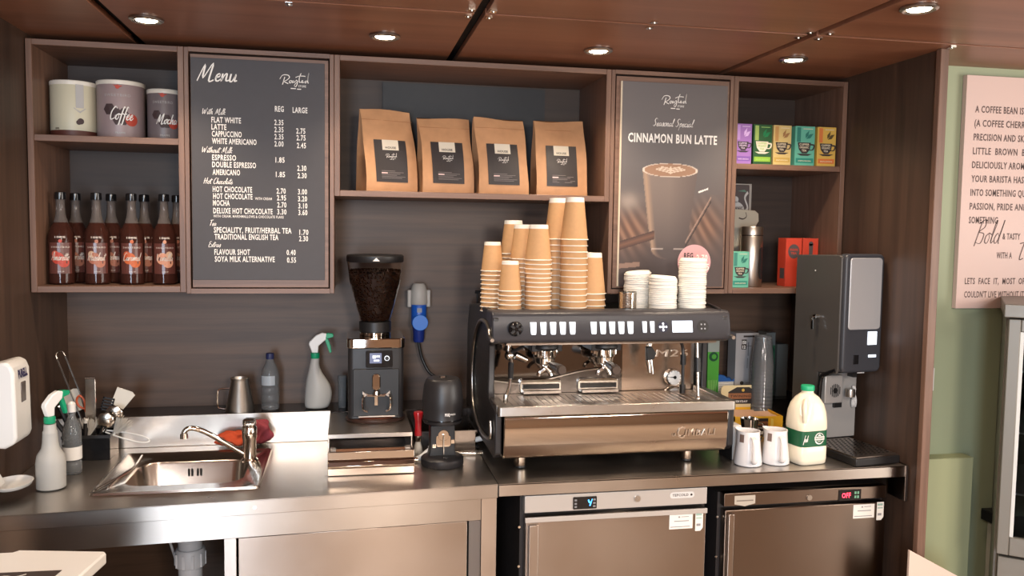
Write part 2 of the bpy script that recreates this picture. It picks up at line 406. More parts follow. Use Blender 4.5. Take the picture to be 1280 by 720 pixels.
open_unit('wide open brown wood shelf unit holding the kraft coffee bags', -.087, .866, 1.768, 2.231, [])
open_unit('open brown wood shelf unit with tea boxes, against the right side panel', 1.331, 1.787, 1.441, 2.231, [1.918])
def cupboard(label, x0, x1, z0, z1, d0, d1, dz0, dz1):
    t = thing('wall_cupboard', label, 'cupboard', ((x0+x1)/2, YF/2, z0))
    bx('side_panel', x0, x0+.014, YF, -.001, z0, z1, FRAMEV, t, .0012); bx('side_panel', x1-.014, x1, YF, -.001, z0, z1, FRAMEV, t, .0012)
    bx('top_panel', x0+.014, x1-.014, YF, -.001, z1-.014, z1, FRAME, t); bx('bottom_panel', x0+.014, x1-.014, YF, -.001, z0, z0+.016, FRAME, t)
    bx('inner_back', x0+.014, x1-.014, YF+.03, YF+.04, z0+.016, z1-.014, DKVOID, t)
    bx('door', d0, d1, YF+.001, YF+.02, dz0, dz1, FRAME, t, .001)
cupboard('flush wood wall cupboard whose door carries the drinks menu board', -.556, -.088, 1.443, 2.231, -.537, -.106, 1.463, 2.210)
cupboard('flush wood wall cupboard whose door carries the latte poster', .867, 1.330, 1.441, 2.231, .885, 1.313, 1.461, 2.210)
# dark slate coloured panel standing at the back of the coffee bag shelf
o = bx('backing_panel', .085, .705, -.022, -.009, 1.789, 2.205, M('slate_panel', (50, 51, 53), .6)); tag(o, 'dark slate panel leaning at the back of the coffee bag shelf', 'panel')

# ---- menu board
mb_ = thing('menu_board', 'dark grey drinks menu board with white lettering and prices', 'menu board', (-.326, YF, 1.49))
bx('board', -.535, -.118, YF-.005, YF+.001, 1.488, 2.198, SLATE, mb_, .0008)
sh = Sheet(front(YF-.0056))
MENU_ROWS = [('FLAT WHITE', -0.473, -0.382, 1.9950), ('LATTE', -0.473, -0.427, 1.9725), ('CAPPUCCINO', -0.472, -0.380, 1.9505), ('WHITE AMERICANO', -0.472, -0.334, 1.9275), ('ESPRESSO', -0.472, -0.398, 1.8750), ('DOUBLE ESPRESSO', -0.472, -0.336, 1.8525), ('AMERICANO', -0.471, -0.386, 1.8280), ('HOT CHOCOLATE', -0.471, -0.349, 1.7735), ('HOT CHOCOLATE', -0.470, -0.348, 1.7510), ('MOCHA', -0.471, -0.419, 1.7290), ('DELUXE HOT CHOCOLATE', -0.470, -0.285, 1.7040), ('SPECIALITY, FRUIT/HERBAL TEA', -0.469, -0.225, 1.6420), ('TRADITIONAL ENGLISH TEA', -0.467, -0.267, 1.6200), ('FLAVOUR SHOT', -0.468, -0.357, 1.5705), ('SOYA MILK ALTERNATIVE', -0.467, -0.279, 1.5475), ('WITH CREAM', -0.340, -0.287, 1.7500), ('WITH CREAM, MARSHMALLOWS & CHOCOLATE FLAKE', -0.470, -0.250, 1.6910), ('REG', -0.276, -0.248, 2.0375), ('LARGE', -0.220, -0.173, 2.0360),]
MENU_PRICES = [('2.35', -0.278, 1.9940), ('2.35', -0.278, 1.9710), ('2.35', -0.278, 1.9480), ('2.00', -0.278, 1.9250), ('1.85', -0.275, 1.8730), ('1.85', -0.274, 1.8260), ('2.70', -0.272, 1.7720), ('2.95', -0.271, 1.7500), ('2.70', -0.270, 1.7270), ('3.30', -0.270, 1.7040), ('2.75', -0.209, 1.9690), ('2.75', -0.208, 1.9470), ('2.45', -0.207, 1.9220), ('2.30', -0.206, 1.8480), ('2.30', -0.205, 1.8240), ('3.00', -0.204, 1.7710), ('3.20', -0.204, 1.7480), ('3.10', -0.203, 1.7250), ('3.60', -0.203, 1.7030), ('1.70', -0.200, 1.6380), ('2.30', -0.201, 1.6170), ('0.40', -0.241, 1.5710), ('0.55', -0.240, 1.5460),]
for n, u0, u1, v in MENU_ROWS: small = n.startswith('WITH'); sh.text(n, u0, u1, v, .0085 if small else .0180, 0, .012 if small else .022)
for n, u, v in MENU_PRICES: sh.text(n, u, u+.029, v, .0175, 0, .02)
for n, u0, u1, v, h, wd in (('Menu', -.515, -.394, 2.127, .024, .0040), ('With Milk', -.502, -.430, 2.021, .0085, .0015), ('Without Milk', -.504, -.410, 1.899, .0085, .0015), ('Hot Chocolate', -.499, -.410, 1.799, .0085, .0015), ('Tea', -.483, -.462, 1.664, .0085, .0015), ('Extras', -.487, -.449, 1.595, .0085, .0015)): sh.fit(n, u0, u1, v, h, wd)
roasted(sh, -.260, 2.133, .092)
sh.build('lettering', WHITEP, mb_, world=True)

# ---- poster
ps = thing('latte_poster', 'dark poster advertising a cinnamon bun latte, with pink price disc', 'poster', (1.1, YF, 1.465))
px0, px1, pz0, pz1 = .900, 1.303, 1.468, 2.192
bx('poster_board', px0, px1, YF-.005, YF+.001, pz0, pz1, M('light_edge', (196, 182, 160), .6), ps)
def pcol(u, v):
    """printed picture: u 0..1 across, v 0..1 upward"""
    def mix(a, b, t): t = max(0, min(1, t)); return [a[i]*(1-t)+b[i]*t for i in range(3)]
    base = mix((72, 60, 58), (94, 89, 89), (v-.1)/.5)
    if v < .46:                     # timber table, out of focus
        g = .5+.5*math.sin((u*1.0+v*1.3)*55+2*math.sin(u*9))
        wd = mix((84, 58, 46), (150, 112, 88), g*.8)
        t = math.exp(-((u-.1)**2/.05+(v-.27)**2/.012)) + .85*math.exp(-((u-.82)**2/.03+(v-.30)**2/.012))
        base = mix(base, wd, t)
        base = mix(base, (52, 42, 42), math.exp(-((u-.3)**2/.08+(v-.05)**2/.02))*.7)
    t = math.exp(-((u-.08)**2/.01+(v-.42)**2/.002)); base = mix(base, (150, 138, 128), t*.8)
    # glass
    top, bot = .572, .185
    if bot-.05 < v < top:
        k = max(0, (v-bot)/(top-bot)); hw = .165+.098*k**.9 if v > bot else .165*max(0, 1-((bot-v)/.05)**2)**.5
        d = abs(u-.467)/max(hw, .01)
        if d < 1:
            c = mix((70, 60, 58), (126, 112, 104), k**.7); c = mix(c, (168, 138, 112), max(0, 1-abs(u-.467+hw*.90)/.045)*.75)
            c = mix(c, (60, 50, 50), max(0, (u-.467)/hw)*.45); base = mix(base, c, min(1, (v-bot+.06)/.06))
            if abs(v-bot-.004*math.cos(d*1.5)) < .004 and d > .3: base = mix(base, (190, 176, 166), .6)
    e = ((u-.467)/.266)**2+((v-.576)/.034)**2
    if e < 1:
        base = (150, 116, 92) if e < .86 else (206, 192, 178)
        ru, rv = (u-.47)/.15, (v-.576)/.022
        for q in (.0, .45, .9):
            if abs(rv-(-.55+q+.9*abs(ru)*(.9-.3*q))) < .14 and abs(ru) < .95-.35*q: base = (208, 188, 168)
        if abs(ru) < .05 and abs(rv) < .8: base = (208, 188, 168)
    # spoon / stick on the right
    for k in (0, .022):
        dd = abs((v-.22)-(u-.63-k)*.95)
        if .63 < u < .87 and dd < .006: base = (48, 38, 36) if k else (140, 116, 104)
    if .74 < u < .84 and abs(v-(.47+(u-.74)*.2)) < .004: base = (225, 220, 215)
    # cinnamon sticks and star anise at lower left
    if 0 < u < .33:
        dd = abs((v-.20)-(u)*.17)
        if dd < .022: base = mix((60, 42, 36), (104, 70, 54), 1-dd/.022)
        dd = abs((v-.10)-(u)*.05)
        if dd < .012 and u < .2: base = (128, 104, 92)
    return base
mb = MB(); NU, NV = 150, 270
for j in range(NV+1):
    for i in range(NU+1): mb.v.append((px0+.006+(px1-px0-.006)*i/NU, YF-.0056, pz0+(pz1-pz0)*j/NV))
for j in range(NV):
    for i in range(NU): a = j*(NU+1)+i; mb.f.append([a, a+1, a+NU+2, a+NU+1]); mb.m.append(0)
o = mb.build('printed_picture', printed('poster_print', .55), ps, world=True, smooth=0, fix=False)
ca = o.data.color_attributes.new('Print', 'FLOAT_COLOR', 'POINT'); vals = []
for j in range(NV+1):
    for i in range(NU+1): vals += list(srgb(*pcol(i/NU, j/NV)))
ca.data.foreach_set('color', vals)
sh = Sheet(front(YF-.0062))
roasted(sh, 1.052, 2.124, .094)
sh.fit('Seasonal', 1.021, 1.097, 2.040, .0120, .0016); sh.fit('Special', 1.106, 1.172, 2.040, .0120, .0016)
sh.text('CINNAMON BUN LATTE', .930, 1.267, 1.982, .0315, 0, .028)
sh.build('lettering', WHITEP, ps, world=True)
sh = Sheet(front(YF-.0068)); sh.disc(1.192, 1.556, .064, 0, 40); sh.build('price_disc', M('pink_print', (206, 158, 160), .6), ps, world=True)
sh = Sheet(front(YF-.0074)); sh.text('REG', 1.152, 1.187, 1.570, .020, 1, .03); sh.text('2.70', 1.200, 1.243, 1.562, .022, 0, .02)
sh.text('LARGE', 1.142, 1.190, 1.534, .018, 1, .03); sh.text('3.25', 1.204, 1.250, 1.529, .022, 0, .02)
sh.build('price_lettering', [WHITEP, M('dark_print', (64, 48, 48), .6)], ps, world=True)

# ================================================================== WORKTOPS AND CABINETS
UP = [(-1.02, -.865), (.399, -.785)]
wt = thing('sink_worktop', 'brushed steel worktop on the left with a folded front edge and upstand behind the sink', 'worktop', (-.3, -.4, .86))
# top with an opening for the bowl
mb = MB(); sx0, sx1, sy0, sy1 = -.70, -.335, -.655, -.375
def yfl(x): return -.861+(x+1.02)*(.0775/1.419)
P = [(-1.018, yfl(-1.018)), (.399, yfl(.399)), (.399, -.003), (-1.018, -.003)]
def slab(poly, z0, z1): mb.prism(poly, z0, z1, 'xy')
slab([(-1.018, yfl(-1.018)), (.399, yfl(.399)), (.399, sy0), (-1.018, sy0)], .897, .9)
slab([(-1.018, sy0), (sx0, sy0), (sx0, sy1), (-1.018, sy1)], .897, .9); slab([(sx1, sy0), (.399, sy0), (.399, sy1), (sx1, sy1)], .897, .9)
slab([(-1.018, sy1), (.399, sy1), (.399, -.003), (-1.018, -.003)], .897, .9)
mb.build('top', STEELT, wt, world=True, smooth=0)
mb = MB(); mb.prism([(-1.018, yfl(-1.018)), (.399, yfl(.399)), (.399, yfl(.399)+.003), (-1.018, yfl(-1.018)+.003)], .858, .9, 'xy'); mb.box(.396, .399, -.78, -.1, .858, .9)
mb.build('front_edge', STEEL, wt, world=True, bev=.001)
mb = MB(); mb.prism([(-1.018, -.194), (-.103, -.182), (-.103, -.176), (-1.018, -.188)], .9005, 1.008, 'xy'); mb.build('upstand', STEELT, wt, world=True, bev=.001)
mb = MB(); mb.cyl((-.30, -.8215, .878), .005, -.001, .001, 12, axis='y'); mb.build('rivet', CHROME, wt, world=True)
lb = struct(bx('trim_2', XL+.002, XR-.002, -.170, -.001, .902, 1.002, M('ledge_steel', (70, 64, 62), .22, .85), bev=.002))

wr = thing('machine_worktop', 'brushed steel worktop on the right under the espresso machine', 'worktop', (1.09, -.4, .86))
MB().box(.402, 1.786, -.785, -.003, .896, .9).build('top', STEELT, wt if 0 else wr, world=True)
MB().box(.402, 1.786, -.785, -.781, .862, .9).build('front_edge', STEEL, wr, world=True, bev=.001)
MB().box(1.776, 1.7865, -.789, -.70, .78, .9).build('end_bracket', STEELZ, wr, world=True, bev=.001)
o = bx('gap_cover', .3995, .4015, -.784, -.19, .86, .8995, BLACK); tag(o, 'thin dark joint strip between the left and right worktops', 'joint strip')

# left base cabinet
cb = thing('sink_cabinet', 'steel base cabinet with a plain door, left of the fridges', 'cabinet', (-.2, -.45, 0))
mb = MB(); mb.prism([(-1.015, yfl(-1.015)+.010), (.350, yfl(.35)+.010), (.350, yfl(.35)+.014), (-1.015, yfl(-1.015)+.014)], .790, .857, 'xy'); mb.build('apron', STEEL, cb, world=True, bev=.001)
bx('post', .350, .397, -.778, -.74, .01, .857, STEELZ, cb, .001); bx('post', -.385, -.352, -.808, -.775, .01, .788, STEELZ, cb, .001)
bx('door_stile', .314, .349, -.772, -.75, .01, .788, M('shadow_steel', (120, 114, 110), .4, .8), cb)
mb = MB(); mb.prism([(-.347, -.806), (.309, -.770), (.309, -.752), (-.347, -.788)], .05, .787, 'xy'); mb.build('door', STEELZ, cb, world=True, bev=.0015)
bx('side_panel', .380, .397, -.74, -.02, .01, .857, STEELZ, cb)
bx('side_panel', -.383, -.370, -.77, -.02, .01, .78, BLACK, cb)
mb = MB().box(-.350, .375, -.75, -.02, .04, .06); mb.build('base_shelf', STEEL, cb, world=True)
# sink
sk = thing('inset_sink', 'rectangular stainless inset sink with a rounded bowl, left of the tap', 'sink', (-.53, -.5, .9))
mb = MB()
def loop(x0, x1, y0, y1, r, z, n=5): return [(p[0], p[1], z) for p in rrect(x0, x1, y0, y1, r, n)]
LO = [loop(-.762, -.296, -.722, -.285, .015, .9005), loop(-.760, -.298, -.720, -.287, .015, .907), loop(-.750, -.308, -.710, -.297, .012, .907),
      loop(-.746, -.312, -.706, -.301, .012, .903), loop(-.696, -.352, -.654, -.392, .06, .903), loop(-.690, -.358, -.648, -.398, .055, .896),
      loop(-.680, -.368, -.638, -.405, .05, .80), loop(-.665, -.385, -.620, -.42, .05, .775), loop(-.60, -.45, -.56, -.48, .03, .772)]
n = len(LO[0])
for l in LO: mb.v += l
for j in range(len(LO)-1):
    for i in range(n): a, b = j*n+i, j*n+(i+1) % n; mb.f.append([a, b, b+n, a+n]); mb.m.append(0)
mb.f.append([(len(LO)-1)*n+i for i in range(n)]); mb.m.append(0)
mb.build('bowl', brushed('sink_steel', (188, 178, 168), .2, 'x', .1), sk, world=True, fix=False, smooth=50)
mb = MB()
for i in range(4): x = -.549+[0, .010, .027, .037][i]; mb.box(x, x+.005, -.4085, -.4065, .857, .880)
mb.build('overflow_slot', DKVOID, sk, world=True)
for i, pts in enumerate(([(-.748, -.69, .909), (-.70, -.50, .9085), (-.705, -.33, .908)], [(-.722, -.66, .906), (-.716, -.56, .907), (-.70, -.47, .906)])):
    MB().tube(smoothpts(pts), .004, 8).build('drainer_rib', brushed('sink_steel', (1, 1, 1), .2), sk, world=True)
MB().cyl((-.53, -.52, .774), .03, 0, .003, 20).build('drain_strainer', CHROME, sk, world=True)
# tap
tp = thing('mixer_tap', 'chrome mixer tap with a long low spout over the sink', 'tap', (-.356, -.425, .903))
MB().lathe([(.027, 0), (.027, .006), (.021, .012), (.021, .072), (.0235, .078), (.0235, .112), (.019, .118)], n=24).build('body', CHROME, tp)
MB().lathe([(.021, .119), (.022, .124), (.021, .135), (.015, .140)], n=20).box(-.006, .02, -.055, -.012, .128, .137).build('lever', CHROME, tp, bev=.002)
MB().tube(smoothpts([(-.012, -.004, .022), (-.05, -.010, .048), (-.12, -.022, .098), (-.158, -.030, .118), (-.182, -.034, .120), (-.193, -.036, .110), (-.194, -.0365, .102)], 6), .0085, 12).cyl((-.194, -.0365, .090), .012, 0, .014, 14).build('spout', CHROME, tp)
# cloths
def cloth(name, label, col, loc, sx, sy, sz, seed):
    random.seed(seed); mb = MB(); n, k = 28, 12; ph = [random.uniform(0, 6) for _ in range(6)]
    for j in range(k+1):
        t = PI*j/k
        for i in range(n):
            a = 2*PI*i/n; r = 1+.22*math.sin(3*a+ph[0]+j*.9)+.18*math.sin(7*a+ph[1]-j*1.3)+.12*math.sin(11*a+ph[2]+j*2)
            z = (1-math.cos(t))/2+.10*math.sin(9*a+ph[4]+j*1.7)*math.sin(t)**.5; z += .10*math.sin(4*a+ph[3])*math.sin(t)
            mb.v.append((sx*r*math.sin(t)**.7*math.cos(a), sy*r*math.sin(t)**.7*math.sin(a), max(0, sz*z)))
    for j in range(k):
        for i in range(n): a, b = j*n+i, j*n+(i+1) % n; mb.f.append([a, b, b+n, a+n]); mb.m.append(0)
    o = mb.build(name, M(name+'_'+str(seed), col, .9, noise=.3, nscale=150), smooth=80, sub=1); o.location = loc
    tag(o, label, 'cloth')
cloth('cleaning_cloth', 'crumpled orange cleaning cloth behind the tap', (196, 76, 40), (-.425, -.243, .910), .060, .034, .050, 3)
cloth('cleaning_cloth', 'crumpled dark pink cleaning cloth heaped behind the tap', (150, 62, 72), (-.350, -.232, .910), .046, .030, .084, 5)
# drain pipe and hoses under the sink
dp = thing('drain_pipe', 'grey plastic drain pipe hanging under the sink', 'pipe', (-.525, -.52, .45))
MB().lathe([(.036, .12), (.036, .235), (.042, .238), (.042, .32)], n=24).build('pipe', M('grey_pipe', (168, 168, 170), .45), dp)
mb = MB().lathe([(.043, .155), (.045, .160), (.045, .205), (.041, .212)], n=24)
for i in range(10): a = 2*PI*i/10; mb.box(.043*math.cos(a)-.004, .043*math.cos(a)+.004, .043*math.sin(a)-.004, .043*math.sin(a)+.004, .158, .200)
mb.build('collar_nut', M('grey_pipe', (1,1,1)), dp)
MB().lathe([(.034, .0), (.034, .12)], n=20).build('trap', M('grey_pipe', (1,1,1)), dp)
for k, (x, lab) in enumerate(((-.462, 'thin grey waste hose looping beside the drain pipe'), (-.632, 'thin pale cable hanging under the left worktop'))):
    o = MB().tube(smoothpts([(x, -.50, .80), (x+.012, -.50, .76), (x+.03, -.48, .70), (x+.06, -.46, .58), (x+.12, -.44, .40)] if k else [(x, -.52, .80), (x+.004, -.52, .73), (x+.02, -.51, .70), (x+.034, -.50, .74), (x+.035, -.49, .81)], 6), .004 if k else .009, 8).build('hose', M('hose_grey', (176, 176, 178), .5)); tag(o, lab, 'hose')

# ================================================================== ON THE SHELVES
def canister(label, x, y, z, r, h, body, kind):
    t = thing('canister', label, 'canister', (x, y, z), .18, group='drink powder canisters')
    MB().lathe([(r*.98, 0), (r, .004), (r, h-.012), (r*.985, h-.010)], n=36).build('body', body, t)
    MB().lathe([(r*1.01, h-.014), (r*1.02, h-.010), (r*1.02, h-.002), (r*.99, h), (r*.96, h-.004)], n=36).build('lid', M('pale_lid', (214, 208, 196), .4), t)
    sh = Sheet(wrap(r+.0012, -PI/2+math.atan2(x+.05, y+3.21)*0)); mats = [M('dark_print', (64, 48, 48), .6), M('light_grey_print', (170, 168, 166), .6), WHITEP, M('red_print', (176, 66, 50), .6), M('brown_print', (92, 58, 50), .6)]
    if kind == 'white':
        sh.rect(.012, .036, h*.52, h*.93, 1, 4); sh.poly([(.004, h*.52), (.024, h*.43), (.044, h*.52)], 1); sh.disc(.026, h*.29, .010, 0, 12); sh.disc(.020, h*.27, .008, 0, 10)
        sh.text('100%', -.055, -.040, h*.14, .006, 0)
        MB().lathe([(r+.0008, .002), (r+.0008, h*.13)], n=36, cap0=False, cap1=False).build('base_band', M('brown_band', (84, 44, 36), .5), t)
    else:
        s = 1 if kind == 'coffee' else .8
        sh.text('SWEETBIRD', -.048*s, .034*s, h*.72, .0085, 1, .0); sh.disc(-.006, h*.88, .007, 3, 10); sh.poly([(-.02, h*.91), (-.004, h*.86), (.01, h*.9)], 3)
        sh.disc(-.032*s, h*.50, .020*s, 0, 6); sh.disc(.002*s, h*.38, .031*s, 0, 6); sh.disc(.036*s, h*.33, .020*s, 3, 20)
        sh.fn = wrap(r+.0018)
        sh.script('Coffee' if kind == 'coffee' else 'Mocha', -.032*s, h*.33, .018*s, .0028, 2, .8); sh.text('FRAPPE', -.014, .016, h*.09, .006, 1)
    sh.build('label_print', mats, t)
canister('cream canister with a brown base band and a grey arrow, leftmost on the top shelf', -.925, -.20, 1.9405, .0705, .183, M('cream_tin', (196, 190, 166), .45), 'white')
canister('large grey pink canister with handwritten Coffee lettering on dark hexagons', -.781, -.20, 1.9405, .0735, .190, M('grey_pink_tin', (150, 132, 132), .4), 'coffee')
canister('smaller grey canister with handwritten Mocha lettering, beside the menu cupboard', -.645, -.20, 1.9405, .054, .170, M('grey_tin', (112, 102, 104), .4), 'mocha')

def syrup(label, x, y, name, c1, c2):
    t = thing('syrup_bottle', label, 'bottle', (x, y, 1.468), .22, group='flavoured syrup bottles')
    r = .039
    MB().lathe([(.034, 0), (r, .005), (r, .150), (.036, .172), (.022, .200), (.0155, .222), (.0135, .245), (.0135, .272), (.0155, .275), (.0155, .288)], n=20, mi=[0, 0, 0, 0, 1]).build('glass_body', [M('syrup_glass', (78, 44, 36), .06, trans=.5, ior=1.3), M('neck_glass', (150, 140, 136), .08, trans=.7, ior=1.3)], t)
    MB().lathe([(.0165, .274), (.0170, .278), (.0165, .296), (.014, .298)], n=16).build('cap', BLACKG, t)
    sh = Sheet(wrap(r+.0008)); mats = [M('dimmed_bottle_text', (196, 184, 174), .6), M('syrup_'+c1, {'red': (170, 58, 42), 'tan': (158, 98, 76), 'orange': (180, 88, 42), 'cream': (196, 138, 110)}[c1], .5), M('syrup2_'+c2, {'red': (182, 80, 62), 'tan': (184, 128, 102), 'orange': (176, 74, 36), 'cream': (190, 156, 126)}[c2], .5), M('label_glass', (88, 50, 44), .25)]  # text and label colours toned down to carry the dim shelf light
    sh.rect(-.036, .036, .035, .135, 3, 8)
    sh.fn = wrap(r+.0014)
    sh.disc(-.008, .085, .019, 1, 16); sh.disc(.010, .072, .017, 1, 16); sh.disc(-.016 if c1 != 'cream' else .014, .098, .011, 2, 14); sh.disc(0, .140, .006, 1, 8)
    sh.text('SWEETBIRD', -.029, .029, .118, .0055, 0, .0)
    sh.text('SYRUP', -.010, .010, .040, .004, 0, 0); sh.text('100%', -.016, .016, .150, .006, 0)
    sh.fn = wrap(r+.0020)
    sh.fit(name, -.029, .025, .078, .0115, .0017)
    sh.build('label_print', mats, t)
for a in (('syrup bottle with a red orange Amaretto label, leftmost of the front row', -.957, -.255, 'Amaretto', 'red', 'red'),
          ('syrup bottle with a brown Hazelnut label, second in the front row', -.849, -.255, 'Hazelnut', 'tan', 'cream'),
          ('syrup bottle with a bright orange Caramel label, third in the front row', -.742, -.255, 'Caramel', 'orange', 'orange'),
          ('syrup bottle with a cream Vanilla label, rightmost of the front row', -.641, -.255, 'Vanilla', 'cream', 'cream'),
          ('dark syrup bottle mostly hidden behind the red labelled one', -.938, -.165, 'Amaretto', 'tan', 'tan'),
          ('dark syrup bottle whose neck shows right behind the Hazelnut bottle', -.825, -.170, 'Hazelnut', 'tan', 'tan'),
          ('dark syrup bottle mostly hidden behind the orange Caramel one', -.722, -.165, 'Caramel', 'tan', 'tan'),
          ('syrup bottle partly hidden by the menu cupboard, furthest right in the back row', -.617, -.165, 'Vanilla', 'tan', 'cream')): syrup(*a)

# kraft coffee bags
def bag(label, x, rz, w, d, h, lean, seed):
    rnd = random.Random(seed); t = thing('coffee_bag', label, 'coffee bag', (x, -.19, 1.7885), rz, 'kraft coffee bags on the shelf')
    K = 14; ph = [rnd.uniform(0, 6) for _ in range(6)]
    def hd(k): return (d/2)*(1-max(0, (k-.12)/.88)**1.5) + .0035 if k > .12 else d/2+.0035
    def fy(u, k):      # front face, u -1..1
        return -hd(k)*(1+.06*math.cos(u*1.4)*math.sin(k*3)) + lean*k*k + .0028*math.sin(3.1*u+ph[0]+5*k)+.002*math.sin(9*k+ph[1]+u*2)*k
    def hw(k): return w/2*(1-.02*math.sin(k*PI)) + .003*math.sin(7*k+ph[2])*(k)
    us = [-1, -.8, -.5, -.2, .2, .5, .8, 1]; mb = MB(); rows = []
    for j in range(K+1):
        k = j/K; z = h*k; W = hw(k); g = min(.030, hd(k)*.9)*(.2+.8*min(1, k*1.8)); row = []
        for u in us: row.append((u*W, fy(u, k), z + (.004*math.sin(u*2+ph[3])*k)))
        back = hd(k)+lean*k*k
        row += [(W-g*.4, fy(1, k)*.5+back*.5-.01*0, z), (W, back, z), (0, back+.002, z), (-W, back, z), (-W+g*.7, fy(-1, k)*.5+back*.5, z)]
        rows.append(row); mb.v += row
    n = len(rows[0])
    for j in range(K):
        for i in range(n): a, b = j*n+i, j*n+(i+1) % n; mb.f.append([a, b, b+n, a+n]); mb.m.append(0)
    mb.f.append(list(range(n))[::-1]); mb.m.append(0); mb.f.append([K*n+i for i in range(n)]); mb.m.append(0)
    mb.build('pouch', KRAFTB, t, smooth=38)
    f = lambda off: (lambda u, v: (u, fy(u/(w/2), v/h)-off, v))
    MB().box(-w/2*.97, w/2*.97, -.0012, 0, 0, .0012, T=Matrix.Translation((0, fy(0, .87)-.0006, h*.87))).build('seam', M('kraft_seam', (164, 114, 76), .7), t)
    sh = Sheet(f(.0018)); sh.rect(-.058, .058, .036, .184, 0, 8, 8); sh.fn = f(.0027); sh.rect(-.029, .029, .148, .184, 1, 4, 2)
    sh.fn = f(.0034); sh.text('HOUSE', -.019, .019, .153, .0075, 0, .03); roasted(sh, -.020, .124, .040, 2)
    for r_ in range(6): sh.rect(-.038, .012+.006*((r_*5) % 7), .074-r_*.0050, .0758-r_*.0050, 3)
    sh.rect(-.038, -.016, .0655, .0695, 4); sh.build('label_print', [M('bag_label', (54, 49, 49), .5), M('tag_cream', (216, 206, 188), .6), WHITEP, M('grey_text', (118, 110, 108), .6), M('pale_pink', (232, 200, 196), .6)], t)
bag('kraft coffee bag with a black label, leftmost, turned to show its folded side', .093, math.radians(17), .190, .105, .292, .024, 1)
bag('kraft coffee bag with a slanting top, second from the left', .300, math.radians(8), .188, .105, .272, .034, 2)
bag('kraft coffee bag with a crumpled right edge, third from the left', .500, math.radians(7), .188, .105, .278, .026, 3)
bag('kraft coffee bag above the tallest cup stacks, rightmost', .722, math.radians(1), .192, .100, .278, .022, 5)

# tea boxes
def cupdeco(sh, u, v, s, mi, mi2):
    sh.poly([(u-s, v+s*.8), (u+s*.9, v+s*.8), (u+s*.75, v-.1*s), (u+s*.35, v-s*.6), (u-s*.35, v-s*.6), (u-s*.8, v-.1*s)], mi)
    sh.line([(u+s*.85, v+s*.55), (u+s*1.35, v+s*.45), (u+s*1.15, v-s*.1), (u+s*.7, v-.15*s)], s*.16, mi, 4)
    sh.poly([(u-s*1.1, v-s*.65), (u+s*1.1, v-s*.65), (u+s*.5, v-s*.9), (u-s*.5, v-s*.9)], mi)
    f0 = sh.fn; sh.fn = lambda a, b: (f0(a, b)[0], f0(a, b)[1]-.0004, f0(a, b)[2])
    sh.text('CUPPER', u-s*.75, u+s*.65, v+s*.42, s*.26, mi2, .03); sh.text('ORGANIC', u-s*.7, u+s*.6, v+.05*s, s*.28, mi2, .03); sh.text('TEA', u-s*.4, u+s*.3, v-.35*s, s*.26, mi2, .03)
    sh.fn = f0
def teabox(label, x, y, z, w, d, h, col, strip, band, leaf, cupc, txt, rz=0):
    t = thing('tea_box', label, 'tea box', (x, y, z), rz, 'boxes of tea on the right shelves')
    MB().box(-w/2, w/2, -d/2, d/2, 0, h).build('carton', M('carton_'+str(col), col, .5), t, bev=.0008)
    sh = Sheet(front(-d/2-.0006)); ms = [M('p_'+str(c), c, .5) for c in (strip, band, leaf, cupc, txt)]
    sh.rect(-w*.42, -w*.22, h*.60, h*.97, 0); sh.rect(-w*.44, w*.44, h*.07, h*.19, 1); sh.rect(-w*.1, w*.38, h*.925, h*.94, 4)
    sh.poly([(w*.02, h*.70), (w*.02, h*.80), (w*.2, h*.90), (w*.16, h*.76)], 2); sh.poly([(w*.05, h*.68), (w*.26, h*.70), (w*.42, h*.82), (w*.22, h*.80)], 2)
    sh.fn = front(-d/2-.0010); cupdeco(sh, -w*.02, h*.43, w*.36, 3, 4); sh.text('INFUSION', -w*.32, w*.32, h*.105, h*.035, 4, .02)
    sh.build('printing', ms, t)
DK = (52, 44, 46); CRM = (214, 204, 176)
TB = [('purple tea box with a dark teacup, leftmost on the upper right shelf', 1.422, (150, 108, 178), (176, 140, 200), (120, 84, 160), (206, 176, 222), DK, (206, 190, 214)),
      ('dark green tea box with a white teacup and lime band', 1.503, (40, 84, 50), (150, 176, 96), (136, 180, 60), (24, 120, 74), (214, 206, 190), (150, 190, 110)),
      ('beige tea box with a dark teacup, between the dark green and the teal ones', 1.586, (198, 176, 116), (182, 140, 84), (184, 154, 80), (150, 110, 70), DK, CRM),
      ('teal tea box with a dark teacup and leaves, on the upper right shelf', 1.680, (96, 172, 150), (50, 120, 108), (40, 134, 118), (44, 116, 104), DK, CRM),
      ('orange and yellow tea box, rightmost on the upper right shelf', 1.729+.022, (206, 168, 80), (206, 120, 64), (206, 116, 58), (84, 70, 40), DK, CRM)]
for i, (lab, x, c, st, bd, lf, cc, tx) in enumerate(TB): teabox(lab, (1.384, 1.460, 1.539, 1.631, 1.720)[i], -.305, 1.9185, (.064, .074, .072, .080, .076)[i], .055, .146, c, st, bd, lf, cc, tx)
teabox('teal tea box on the lower right shelf, beside the steel flask', 1.390, -.30, 1.4615, .066, .06, .134, (104, 180, 154), (60, 130, 116), (48, 140, 122), (40, 116, 104), DK, CRM)
